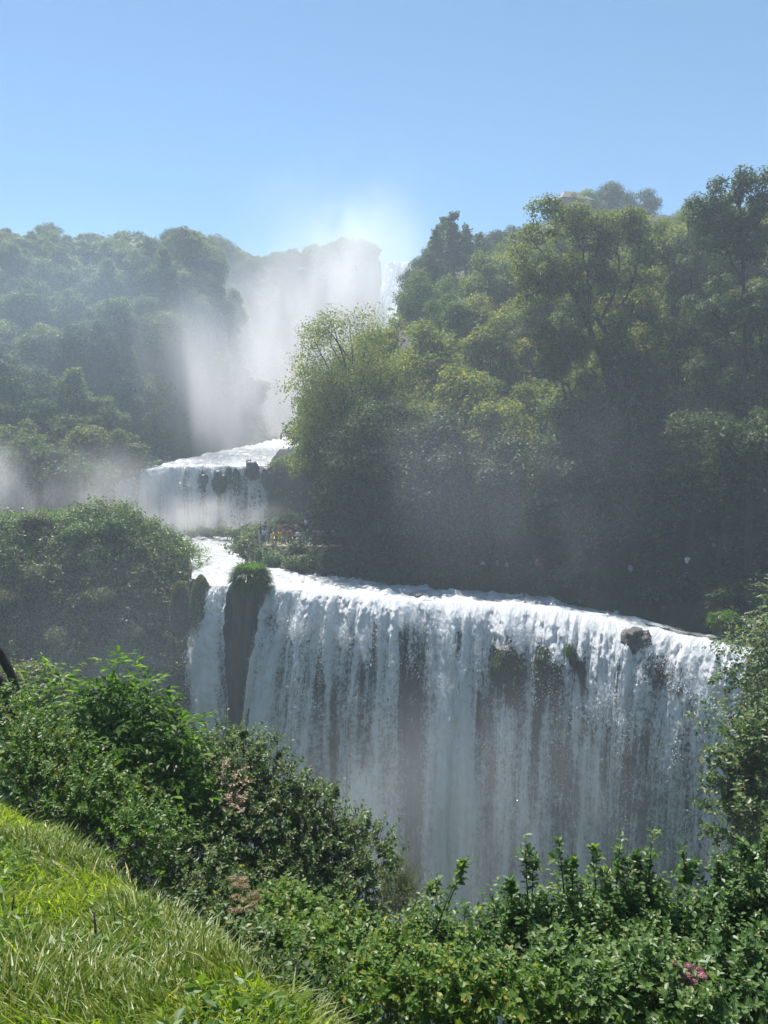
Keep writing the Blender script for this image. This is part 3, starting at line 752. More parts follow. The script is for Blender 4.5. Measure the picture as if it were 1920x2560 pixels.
limb_tree(bs, 'large forked tree with dark limbs spreading into a wide yellow green crown', [
    ((bs, A(1570, 1060), A(1520, 930), A(1462, 790)), .50, .30, 3),
    ((A(1590, 1040), A(1565, 940), A(1530, 850), A(1490, 790)), .34, .24, 2),
    ((A(1462, 790), A(1440, 745), A(1405, 700), A(1350, 690, -1), A(1290, 625, -2)), .22, .05, 13),
    ((A(1462, 790), A(1430, 720, 1), A(1370, 650, 1), A(1330, 600, 1)), .18, .05, 10),
    ((A(1475, 770), A(1470, 690), A(1455, 620), A(1450, 560)), .20, .05, 12),
    ((A(1455, 620), A(1420, 560, -1), A(1385, 520, -1)), .11, .04, 8),
    ((A(1500, 800), A(1530, 750, 2), A(1548, 690, 2), A(1545, 600, 2), A(1550, 535, 2)), .2, .05, 12),
    ((A(1540, 770), A(1570, 740), A(1590, 670), A(1605, 590), A(1615, 540)), .17, .05, 12),
    ((A(1470, 690), A(1500, 610), A(1510, 540)), .11, .04, 9),
    ((A(1405, 700), A(1370, 720, -2), A(1310, 740, -3)), .09, .04, 6)], 34000, .27, 'mid_yellow', 41, 1.15)
# bare slanting branch tree below it
bs2 = ground_at(1500, 83); bs2.z -= .4
limb_tree(bs2, 'leaning tree with one long bare branch pointing towards the spray plume', [
    ((bs2, at(1480, 1200, 83), at(1450, 1090, 83), at(1410, 1000, 82)), .3, .16, 4),
    ((at(1450, 1085, 83), at(1420, 960, 82), at(1370, 935, 81), at(1305, 930, 80)), .16, .05, 0),
    ((at(1410, 1000, 82), at(1400, 900, 82), at(1420, 840, 82)), .14, .05, 9)], 9000, .27, 'mid_yellow', 42, 1.1, 'leaning_tree')
# tall slender tree at the right margin, and its neighbours
bs3 = ground_at(1868, 76); bs3.z = max(bs3.z, -11) - .5
limb_tree(bs3, 'tallest slender tree at the margin, its dark trunk running straight down', [
    ((bs3, at(1870, 1200, 76), at(1862, 950, 76), at(1858, 720, 76), at(1850, 540, 76), at(1845, 440, 76)), .36, .06, 26),
    ((at(1858, 720, 76), at(1815, 620, 76), at(1780, 540, 76), at(1765, 500, 76)), .13, .04, 13),
    ((at(1858, 640, 76), at(1895, 560, 76), at(1915, 470, 77)), .12, .04, 11),
    ((at(1862, 900, 76), at(1800, 800, 76), at(1750, 740, 76)), .13, .04, 12),
    ((at(1862, 860, 76), at(1920, 780, 76), at(1960, 700, 76)), .13, .04, 10),
    ((at(1868, 1080, 76), at(1810, 1000, 75), at(1770, 960, 75)), .13, .04, 9)], 38000, .25, 'poplar', 43, 1.0, 'slender_tree')
bs4 = ground_at(1700, 92); bs4.z -= .5
limb_tree(bs4, 'tall pale crowned tree between the forked tree and the slender tree', [
    ((bs4, at(1700, 900, 92), at(1715, 700, 92), at(1722, 520, 92)), .3, .06, 22),
    ((at(1710, 800, 92), at(1680, 700, 92), at(1660, 600, 92)), .13, .04, 12),
    ((at(1710, 760, 92), at(1750, 640, 92), at(1725, 500, 92)), .13, .04, 10)], 20000, .27, 'poplar', 44, 1.1, 'slender_tree')
# trunks at the right edge of the far bank
for i, (px, Yq, lean, r0) in enumerate(((1725, 70, 0, .28), (1790, 69, .8, .2), (1868, 66, 0, .33), (1915, 65, 1.2, .22))):
    b = at(px, 1470, Yq); m = MB()
    P = [(0, 0, -1.5), (lean * .2, 0, 2), (lean * .7, .1, 6), (lean * 1.3, .2, 12)]
    m.tube(P, [r0 * 1.3, r0, r0 * .8, r0 * .45], 8)
    e = empty('shaded_tree', b, ['dark trunk nearest the white figure by the railing', 'thin leaning trunk between two thick ones by the railing', 'thickest upright trunk by the railing at the water', 'slanting trunk at the edge beside the railing'][i], 'tree', 'trunks by the railing')
    m.build('trunk', M['bark'], e, True)
    r = np.random.default_rng(600 + i); c = MB()
    C = [(r.uniform(-3, 3) + lean, r.uniform(-2, 3), r.uniform(8, 15)) for _ in range(16)]
    clumps(c, r, C, [1.4] * 16, 3500, .3); c.build('crown', M['dark'], e)
# feathery poplar cluster on the shoulder of the hill
POP = protos('poplar', [dict(seed=51, H=17, R=1.5, nclump=44, nleaf=6500, leaf=.36, trunk_r=.2, base=.25, clump=.42),
                        dict(seed=52, H=15, R=1.35, nclump=40, nleaf=5500, leaf=.36, trunk_r=.2, base=.22, clump=.42)], 'poplar')
pl = ['tallest poplar of the feathery cluster on the hill shoulder', 'poplar at the plume side of the feathery cluster', 'slim poplar right behind the tallest of the cluster', 'poplar at the hill side of the feathery cluster', 'short poplar furthest into the hill in the feathery cluster']
for i, (px, top, Yq) in enumerate(((1134, 532, 150), (1092, 566, 148), (1112, 545, 155), (1165, 562, 152), (1196, 585, 154))):
    tp = at(px, top, Yq); H = 17 if i % 2 == 0 else 15; s_ = 1.12 if i == 0 else 1.0
    place('poplar_tree', POP[i % 2], (tp.x, tp.y, tp.z - H * s_ * .97), i * 1.3, s_, pl[i], 'tree', 'feathery poplars on the hill shoulder')
# skyline trees of the hill
SK = [(1040, 690, 140, .7), (1075, 640, 140, .6), (1225, 585, 165, .75), (1262, 568, 170, .8), (1310, 568, 175, .75), (1345, 560, 178, .6), (1385, 548, 180, .5)]
for i, (px, top, Yq, s_) in enumerate(SK):
    tp = at(px, top, Yq); H = 12
    place('skyline_tree', DARK[1], (tp.x, tp.y, tp.z - H * s_), i, s_, 'dark round tree on the skyline between the poplars and the house', 'tree', 'skyline trees between poplars and house')
hl = ['first hilltop tree beside the house, tinged with orange', 'broad hilltop tree right of the orange tinged one', 'tall thin dark tree on the very hilltop', 'largest dark crown on the very hilltop', 'low dark tree at the far end of the hilltop group']
for i, (px, top, Yq, s_, k) in enumerate(((1446, 484, 179, .62, 'y'), (1472, 480, 186, .75, 'm'), (1513, 463, 188, .72, 'd'), (1545, 458, 188, .95, 'd'), (1612, 484, 188, .85, 'd'))):
    pr = {'y': MID[3], 'm': MID[0], 'd': DARK[0]}[k]; H = {'y': 16, 'm': 15, 'd': 14}[k]
    tp = at(px, top, Yq); place('hilltop_tree', pr, (tp.x, tp.y, tp.z - H * s_), i * 2.1, s_, hl[i], 'tree', 'dark trees on the hilltop')
# house on the hilltop
hp = at(1428, 553, 182)
h_ = empty('hilltop_house', hp, 'small ochre house with a dark pitched roof peeping out on the hilltop', 'house', rz=.3)
m = MB(); m.box((0, 0, -2.0), (7, 5.5, 12.8)); m.build('wall', M['wall'], h_)
m = MB()
m.add([(-4.2, -3.3, 4.1), (4.2, -3.3, 4.1), (4.2, 3.3, 4.1), (-4.2, 3.3, 4.1), (-1.8, 0, 6.6), (1.8, 0, 6.6)], [(0, 1, 5, 4), (2, 3, 4, 5), (0, 3, 2, 1)]); m.add([(-4.2, -3.3, 4.1), (-4.2, 3.3, 4.1), (-1.8, 0, 6.6), (4.2, 3.3, 4.1), (4.2, -3.3, 4.1), (1.8, 0, 6.6)], [(1, 0, 2), (4, 3, 5)])
m.build('roof', M['roof'], h_)
for x in (-2.1, 1.6):
    m = MB(); m.box((x, -2.77, 1.8), (.9, .06, 1.3)); m.build('window', M['stone'], h_)

# ================================================================ GROUND COVER
def cover(name, label_kind, xr, yr, zf, n, leaf, mat, seed, keep=None, clump_n=0, tmpl=T_KITE, lift=.5, cam_side=True):
    r = np.random.default_rng(seed)
    x = r.uniform(*xr, n); y = r.uniform(*yr, n)
    # gather into tufts
    tx = x + .35 * r.normal(size=n); ty = y + .35 * r.normal(size=n)
    z = zf(tx, ty)
    e = .4; gxx = (zf(tx + e, ty) - zf(tx - e, ty)) / (2 * e); gyy = (zf(tx, ty + e) - zf(tx, ty - e)) / (2 * e)
    nn = np.stack([-gxx, -gyy, np.ones(n)], 1); nn /= np.linalg.norm(nn, axis=1)[:, None]
    bump_ = fbm(tx / .9, ty / .9, z / .9, 3, seed) ** 2 * 2.2
    ok = np.ones(n, bool) if keep is None else keep(tx, ty, z)
    P = np.stack([tx, ty, z], 1) + nn * (lift * bump_ * r.random(n) ** .4)[:, None]
    m = MB(); nr = nn + r.normal(size=(n, 3)) * .55 + np.array([0, 0, .3])
    dr = np.cross(nr, unit(r, n)); dr[:, 2] += -.15
    leaves(m, P[ok], dr[ok], nr[ok], leaf * (.6 + .8 * r.random(ok.sum())), tmpl)
    o = m.build(name, M[mat]); o['kind'] = 'stuff'; return o
def slope_area(zf, X, Y, e=.3):
    return np.sqrt(1 + ((zf(X + e, Y) - zf(X - e, Y)) / (2 * e)) ** 2 + ((zf(X, Y + e) - zf(X, Y - e)) / (2 * e)) ** 2)
def mound_keep(x, y, z):
    r = np.random.default_rng(5).random(len(x)); lim = np.interp(y, [50, 76, 79, 88, 98, 108], [-20.8, -19.6, -20.1, -22.3, -24.9, -27.9])
    return (x < lim) & (z > -44) & (r < slope_area(mound_z, x, y) / 3.2)
cover('mound_ground_cover', '', (-52, -18.5), (58, 92), mound_z, 180000, .27, 'cover', 81, mound_keep, lift=1.5)
cover('mound_grass', '', (-50, -20), (70, 92), mound_z, 34000, .34, 'fern', 84, lambda x, y, z: (z > -12) & (x < -20.5) & (fbm(x / 3, y / 3, 0, 3, 12) > .42), lift=1.5, tmpl=T_NARROW)
def hk(x, y, z):
    d = y - bank_y(x); return ((d > -.5) | (x < -42)) & (z > -13)
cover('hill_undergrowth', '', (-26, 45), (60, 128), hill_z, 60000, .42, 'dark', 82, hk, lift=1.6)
def hk2(x, y, z): return ((x < -37) | (x > -19) | (y > 192)) & (z > -12)
cover('gully_undergrowth', '', (-90, 20), (100, 262), hill_z, 42000, .75, 'far', 83, hk2, lift=2.0)

def shrub(name, base, label, n, rad, leaf, mat, seed, tmpl=T_KITE, group=None, flat=.7, nb=9, parent_rz=0):
    r = np.random.default_rng(seed); e = empty(name, base, label, 'shrub', group)
    C = []; CR = []; tk = MB()
    for i in range(nb):
        d = unit(r, 1)[0]; c = np.array([d[0] * rad * .6, d[1] * rad * .6, rad * flat * (.55 + .5 * abs(d[2]))]); C.append(c); CR.append(rad * (.3 + .3 * r.random()))
        tk.tube([(0, 0, -.3), c * .5 + [0, 0, -.1], c], [rad * .05, rad * .035, rad * .012], 4)
    m = MB(); clumps(m, r, C, CR, n, leaf, tmpl); m.build('foliage', M[mat], e); tk.build('stem', M['stem'], e)
    return e
# shrubs on the promontory
ML = [(-41, 78, 1.7, 'fern', 'low bright green bush on the brow at the mound\'s outer end'),
      (-36, 80, 1.6, 'cover', 'olive bush just behind the crest of the mound'),
      (-31.5, 79, 1.8, 'fern', 'largest bright green bush on top of the mound'),
      (-28.3, 80.5, 1.5, 'fern', 'grassy green bush beside the largest one on top of the mound'),
      (-26.3, 79.5, 1.3, 'cover', 'dark bush where the mound begins to drop to the river'),
      (-24.2, 79, .9, 'fern', 'bright bush on the mound\'s river side, above the rock stumps'),
      (-22.3, 79, .7, 'fern', 'lowest bright bush on the mound\'s river side'),
      (-33.5, 76, 2.0, 'cover', 'grey green bush in the middle of the mound\'s face'),
      (-28.5, 75.4, 1.8, 'cover', 'dark leafy bush hanging on the mound\'s face'),
      (-37.5, 74.5, 1.8, 'cover', 'broad green bush on the shoulder of the mound\'s face'),
      (-40.5, 73, 2.3, 'cover', 'shaded bush low on the mound\'s outer face'),
      (-25, 76.2, 1.4, 'cover', 'small shaded bush under the brow near the narrow waterfall'),
      (-31, 72.6, 1.5, 'cover', 'bush catching the light halfway down the mound\'s face'),
      (-27.2, 72, 1.5, 'cover', 'leafy bush low on the mound\'s face towards the narrow waterfall'),
      (-35.5, 70.5, 1.9, 'cover', 'broad bush low on the mound\'s face above the elder'),
      (-38.5, 77.5, 1.6, 'fern', 'bright bush where the mound\'s crest dips outward')]
for i, (x, y, rr, mt, lb) in enumerate(ML):
    shrub('mound_shrub', (x, y, float(mound_z(x, y)) - .2), lb, int(3200 * rr), rr * .95, .18, mt, 900 + i, group='bushes on the mound')
for i, (px, py, Yq, rr) in enumerate(((486, 1326, 119, .9), (508, 1322, 118.5, 1.1), (531, 1324, 118, .95), (556, 1322, 117, 1.15), (580, 1325, 116, 1.0), (604, 1324, 115, 1.1), (626, 1326, 113, 1.0))):
    p = at(px, py, Yq); shrub('hedge_shrub', (p.x, p.y, p.z - .9), 'low shrub of the ragged hedge across the river below the upper waterfall', 1500, rr * 1.25, .24, ('cover', 'mid', 'olive')[i % 3], 980 + i, group='hedge below the upper waterfall', flat=.45)
# shrubs on the platform bank
BL = [(618, 1376, 96, 1.4, 'cover', 'green bush on the bank where the river bends'), (660, 1402, 90, 1.3, 'cover', 'dark green bush on the bank just below the platform'), (690, 1408, 88, 1.5, 'fern', 'bright green grassy bush between the platform and the water'),
      (735, 1418, 86, 1.5, 'cover', 'leafy bush at the water in front of the platform'), (780, 1425, 84.5, 1.6, 'cover', 'pale leaved bush at the water before the shaded bank'), (825, 1430, 83, 1.4, 'dark', 'dark bush where the shaded bank begins'),
      (632, 1345, 99, 1.0, 'olive', 'brownish bush beside the corner of the platform railing'), (745, 1370, 89, .9, 'cover', 'small round bush on the dry bank below the railing')]
for i, (px, py, Yq, rr, mt, lb) in enumerate(BL):
    p = at(px, py, Yq); zz_ = float(hill_z(p.x, p.y)); shrub('bank_shrub', (p.x, p.y, max(p.z - rr * .6, zz_ - .4) if px != 745 else p.z - .4), lb, int(1900 * rr), rr, .24, mt, 950 + i, group='bushes on the river bank')
for i, (px, Yq, rr) in enumerate(((695, 131, 2.4), (728, 133, 2.8), (762, 131, 2.6))):
    p = at(px, 1160, Yq); shrub('ledge_shrub', (p.x, p.y, float(hill_z(p.x, p.y)) - .8), ['leafy shrub on the ledge right beside the upper waterfall', 'middle shrub on the ledge between upper waterfall and big tree', 'shrub on the ledge half behind the big rounded tree'][i], 5000, rr, .3, 'mid', 1400 + i, group='shrubs on the ledge', nb=14)
# clipped round bush behind the visitors
p = at(731, 1318, 101); r = np.random.default_rng(77); e = empty('round_bush', (p.x, p.y, p.z - 1.4), 'large dark dome shaped bush standing behind the visitors', 'shrub')
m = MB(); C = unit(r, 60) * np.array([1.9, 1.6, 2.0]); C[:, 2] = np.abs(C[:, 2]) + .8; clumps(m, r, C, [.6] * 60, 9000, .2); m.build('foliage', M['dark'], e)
m = MB(); m.tube([(0, 0, -2), (0, 0, 1), (.1, 0, 2)], [.2, .15, .05]); m.build('stem', M['bark'], e)
# bank shrubs along the shaded shore
for i, px in enumerate(range(880, 1900, 62)):
    x = at(px, 1450, 74).x; y = float(bank_y(x)) + 1.0 + rng.uniform(0, 1.2); rr = rng.uniform(.9, 1.5)
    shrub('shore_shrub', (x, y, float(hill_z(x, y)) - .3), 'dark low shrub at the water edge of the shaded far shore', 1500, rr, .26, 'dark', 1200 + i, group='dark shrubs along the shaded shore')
p = at(1815, 1545, 60); shrub('grassy_tuft', (p.x, p.y, p.z - 1.0), 'bright yellow green tuft at the corner of the fall by the shore', 2600, 1.3, .34, 'fern', 1301, T_NARROW)
p = at(1420, 1420, 72.5); shrub('shore_bush', (p.x, p.y, p.z - 1.6), 'grey green bush catching light beside the red jacket', 3000, 1.7, .26, 'cover', 1302)

# fern topped rock pillar between the two falls
pc = (-12.9, 74.2)
pil = MB(); hh = np.linspace(0, 38, 70)[:, None]; an = (np.arange(40) * 2 * math.pi / 40)[None]
rr = 1.65 + .0 * hh + .9 * (fbm(np.cos(an) * 2 + 3, np.sin(an) * 2 + 3, hh / 7, 4, 91) - .5) * 2 + .5 * (fbm(np.cos(an) * 4 + 3, np.sin(an) * 4 + 3, hh / 2.2, 3, 95) - .5)
PX = pc[0] + rr * np.cos(an) * 1.0; PY = pc[1] + rr * np.sin(an) * .9; PZ = -12.1 - hh + 0 * an
i = np.arange(69)[:, None] * 40; j = np.arange(40)[None]; k = (j + 1) % 40
pil.add(np.stack([PX, PY, PZ], -1).reshape(-1, 3), np.stack([i + j, i + 40 + j, i + 40 + k, i + k], -1).reshape(-1, 4))
pil.ell((pc[0], pc[1], -12.3), (1.4, 1.3, .9), 24, 10, .2, 3)
o = pil.build('rock_pillar', M['rock'], None, True); tag(o, 'dark rock pillar between the narrow and the wide waterfall, topped with ferns', 'rock')
def frond_tuft(name, c, label, n, L, spread, seed, mat='fern', zflat=1.0, hang=.3):
    r = np.random.default_rng(seed); m = MB()
    az = r.random(n) * 6.283; el = r.uniform(-.9, 1.5, n); l_ = L * (.6 + .5 * r.random(n))
    b = np.stack([np.cos(az) * spread[0] * r.random(n) ** .5, np.sin(az) * spread[1] * r.random(n) ** .5, r.random(n) * spread[2]], 1)
    d = np.stack([np.cos(az) * np.cos(el), np.sin(az) * np.cos(el), np.sin(el)], 1)
    side = np.stack([-np.sin(az), np.cos(az), 0 * az], 1); K = 5; rows_ = []
    for k in range(K):
        t_ = k / (K - 1); p = b + d * (l_ * t_)[:, None]; p[:, 2] -= hang * l_ * t_ ** 2.2
        wd = .036 * L * math.sin(math.pi * min(1, .15 + t_ * .85)) + .005
        rows_.append(np.stack([p - side * wd, p + side * wd], 1))
    V = np.stack(rows_, 1).reshape(n, K * 2, 3)
    F = np.array([(2 * k, 2 * k + 1, 2 * k + 3, 2 * k + 2) for k in range(K - 1)])
    F = F[None] + (np.arange(n) * K * 2)[:, None, None]
    m.add(V.reshape(-1, 3), F.reshape(-1, 4))
    e = empty(name, c, label, 'fern'); m.build('frond', M[mat], e)['kind'] = 'stuff'
    m = MB(); m.ell((0, 0, 0), (spread[0] * .9, spread[1] * .9, spread[2] + .1), 12, 8, .2, 1); m.build('root_mat', M['soil'], e)
    return e
frond_tuft('fern_clump', (pc[0], pc[1] - .1, -11.6), 'bright green fern clump crowning the rock pillar', 5000, 1.5, (1.15, 1.0, .9), 92)
# mossy stumps next to the narrow fall
for i, (px, py, Yq, wx, hz, lb) in enumerate(((452, 1530, 76.6, .95, 3.0, 'rust brown mossy stump beside the mound'), (503, 1520, 75.6, .98, 3.1, 'green mossy stump nearest the narrow waterfall'))):
    c = at(px, py, Yq); m = MB(); m.ell((0, 0, 0), (wx * .93, wx * .93, hz * .97), 26, 18, .16, i + 4, 2.0); e = empty('mossy_stump', c, lb, 'rock', 'mossy stumps')
    m.build('rock', M['rock'], e, True)
    r = np.random.default_rng(300 + i); d = unit(r, 5200); P = d * np.array([wx, wx, hz]) * (1 + .1 * r.random(5200))[:, None]
    P = P[P[:, 2] > -hz * .55]; d = P / np.linalg.norm(P, axis=1)[:, None]; q_ = MB(); dr = np.tile([0, 0, -1.], (len(P), 1)) + r.normal(size=(len(P), 3)) * .35
    leaves(q_, P, dr, d + r.normal(size=P.shape) * .3, .3 * (.6 + .6 * r.random(len(P))), T_NARROW); q_.build('moss', M['olive' if i == 0 else 'cover'], e)['kind'] = 'stuff'
# outcrops in the main fall
def surf(px, py, D=None):
    X_, Y_, Z_ = (D or MD)[:3]; f = Y_ * CP - Z_ * SP
    a = 960 + FPX * X_ / f; b = 1280 - FPX * (Z_ * CP + Y_ * SP) / f
    k = np.argmin((a - px) ** 2 + (b - py) ** 2); return float(Y_.ravel()[k])
def stone(name, px, py, Yq, r3, seed, label, moss=None, amp=.35):
    c = at(px, py, surf(px, py) + Yq); e = empty(name, c, label, 'rock'); m = MB(); m.ell((0, 0, 0), r3, 36, 26, amp, seed, 2.6); m.build('rock', M['stone'], e, True)
    if moss:
        r = np.random.default_rng(seed); n_ = 2400; d = unit(r, n_); P = d * np.array(r3) * 1.02; P = P[P[:, 2] > -.1 * r3[2]]
        dr = np.tile([0, 0, -1.], (len(P), 1)) + r.normal(size=(len(P), 3)) * .5; q_ = MB()
        leaves(q_, P, dr, P + r.normal(size=P.shape) * .3, .26 * (.6 + .6 * r.random(len(P))), T_NARROW); q_.build('moss', M[moss], e)['kind'] = 'stuff'
stone('boulder', 1590, 1605, .3, (1.25, 1.2, 1.15), 5, 'big dark brown boulder breaking the waterfall near its far end')
stone('small_rock', 1054, 1489, 0, (.62, .5, .26), 6, 'small dark rock lying at the brink of the wide waterfall', amp=.2)
stone('grassy_outcrop', 1266, 1665, .5, (1.0, 1.0, 1.7), 7, 'widest grass tipped outcrop under the brink of the waterfall', 'cover')
stone('grassy_outcrop', 1360, 1668, .4, (.8, .9, 1.7), 8, 'dark grass tipped outcrop in the middle of the three', 'cover')
stone('grassy_outcrop', 1425, 1640, .2, (.4, .6, 1.0), 9, 'smallest and greenest grass tipped outcrop in the waterfall', 'fern')
# knobs on the brink of the upper fall
for i, (px, py, rx, rz_) in enumerate(((508, 1185, 1.1, 1.9), (548, 1190, 1.5, 1.6), (572, 1168, .7, 1.2), (592, 1175, .9, 1.8), (630, 1165, 1.5, 1.3), (668, 1172, 1.2, 1.6))):
    c = at(px, py + (26, 14, 20, 30, 10, 24)[i], 126.6 - .3 * (i % 3)); e = empty('brink_knob', c, ['nearest mossy knob on the brink of the upper waterfall, by the widest curtain', 'broad sloping mossy knob, second along the upper brink', 'small upright mossy knob standing in the upper stream', 'narrow tall mossy knob, fourth along the upper brink', 'flat topped leafy knob on the upper brink', 'mossy knob at the tree end of the upper brink'][i], 'rock', 'mossy knobs on the upper brink')
    m = MB(); m.ell((0, 0, 0), (rx * .8, rx * .7, rz_ * 1.15), 26, 18, .5, i + 30, 2.4); m.build('rock', M['rock'], e, True)
    r = np.random.default_rng(330 + i); d = unit(r, 1100); d = d[d[:, 2] > .15]; P = d * np.array([rx * .72, rx * .6, rz_ * .95]) * (.75 + .6 * fbm(d[:, 0] * 2 + i, d[:, 1] * 2, d[:, 2] * 2, 2, 4))[:, None]; q_ = MB(); dr = np.tile([0, 0, -1.], (len(P), 1)) + r.normal(size=P.shape) * .5
    leaves(q_, P, dr, d + r.normal(size=P.shape) * .3, .30 * (.5 + .8 * r.random(len(P))), T_KITE); q_.build('moss', M['cover'], e)['kind'] = 'stuff'

# ================================================================ PLATFORM, RAILING, PEOPLE
FZ = -10.05
# dry bank and floor
def plat(X): return FZ
m = MB(); poly = [(at(655, 1362, 92).x, 91.5), (at(700, 1368, 91).x, 90.3), (at(790, 1372, 90).x, 89.6), (at(900, 1372, 89).x, 88.6), (-2.8, 99), (-14.5, 101)]
V = [(x, y, FZ) for x, y in poly] + [(x + (0 if k > 3 else -1.2), y - (4.2 if k < 4 else -2), FZ - 2.9) for k, (x, y) in enumerate(poly)]
n_ = len(poly); m.add(V, [(k, (k + 1) % n_, (k + 1) % n_ + n_, k + n_) for k in range(n_)]); o = m.build('dry_bank', M['dryturf'], None, False); o['kind'] = 'structure'
m = MB(); V = [(x, y, FZ + .004) for x, y in poly]; m.add(V, [(0, 1, 2, 3), (0, 3, 4, 5)]); o = m.build('platform_floor', M['sand']); o['kind'] = 'structure'
rail = empty('railing', (poly[0][0], poly[0][1], FZ), 'dark wooden railing with three bars round the visitor platform', 'railing')
rb = np.array([poly[0][0], poly[0][1], FZ])
fp = [poly[0], poly[1], poly[2], poly[3]]
line = [(poly[0][0] - 1.6, 97.5)] + fp
def rail_run(e, line, origin, step=2.1, heights=(.35, .75, 1.12), first=None, th=.045):
    L = np.concatenate([[0], np.cumsum([math.dist(line[k], line[k + 1]) for k in range(len(line) - 1)])])
    lx = [p[0] for p in line]; ly = [p[1] for p in line]
    nP = int(L[-1] // step) + 1
    for k in range(nP + 1):
        s_ = min(k * step, L[-1]); x, y = np.interp(s_, L, lx), np.interp(s_, L, ly)
        m = MB(); m.box((x - origin[0], y - origin[1], .58), (th * 1.3, th * 1.3, 1.36)); o = m.build('post', M['wood'], e)
    for k in range(len(line) - 1):
        a, b = np.array(line[k]), np.array(line[k + 1])
        for hgt in heights:
            m = MB(); m.tube([(*(a - origin[:2]), hgt), (*((a + b) / 2 - origin[:2]), hgt), (*(b - origin[:2]), hgt)], [th * .6] * 3, 6); m.build('rail', M['wood'], e)
rail_run(rail, line, rb)
m = MB(); m.tube([(-.12, -.35, -.1), (-.2, .1, 1.0), (-.35, .4, 1.75)], [.07] * 3, 6); o = m.build('post', M['palewood'], rail); o['label'] = 'pale leaning corner post'
back = empty('railing', (-14, 99.5, FZ), 'dark railing along the rear of the visitor platform', 'railing'); rail_run(back, [(-14.2, 99.8), (-11, 98.9), (-8, 98.4), (-5, 98.2)], np.array([-14, 99.5, FZ]), step=2.4, heights=(.5, 1.1))
pr3 = at(1795, 1448, 66); sr = empty('railing', pr3, 'dark railing among the trunks in front of the bright water', 'railing')
rail_run(sr, [(pr3.x - 3, pr3.y + .6), (pr3.x + 1, pr3.y), (pr3.x + 5.5, pr3.y - .6)], np.array(tuple(pr3)), step=1.6, heights=(.35, .8, 1.1))
p1, p2 = at(1690, 1400, 76), at(2000, 1412, 74)
X, Y = np.meshgrid(np.linspace(p1.x, p2.x, 60), np.linspace(71, 80, 40), indexing='ij')
struct('side_stream_water', np.stack([X, Y, -11.2 + .12 * (Y - 71) + .3 * (fbm(X, Y, 0, 4, 3) - .5)], -1).reshape(-1, 3), grid_faces(60, 40), M['river'])

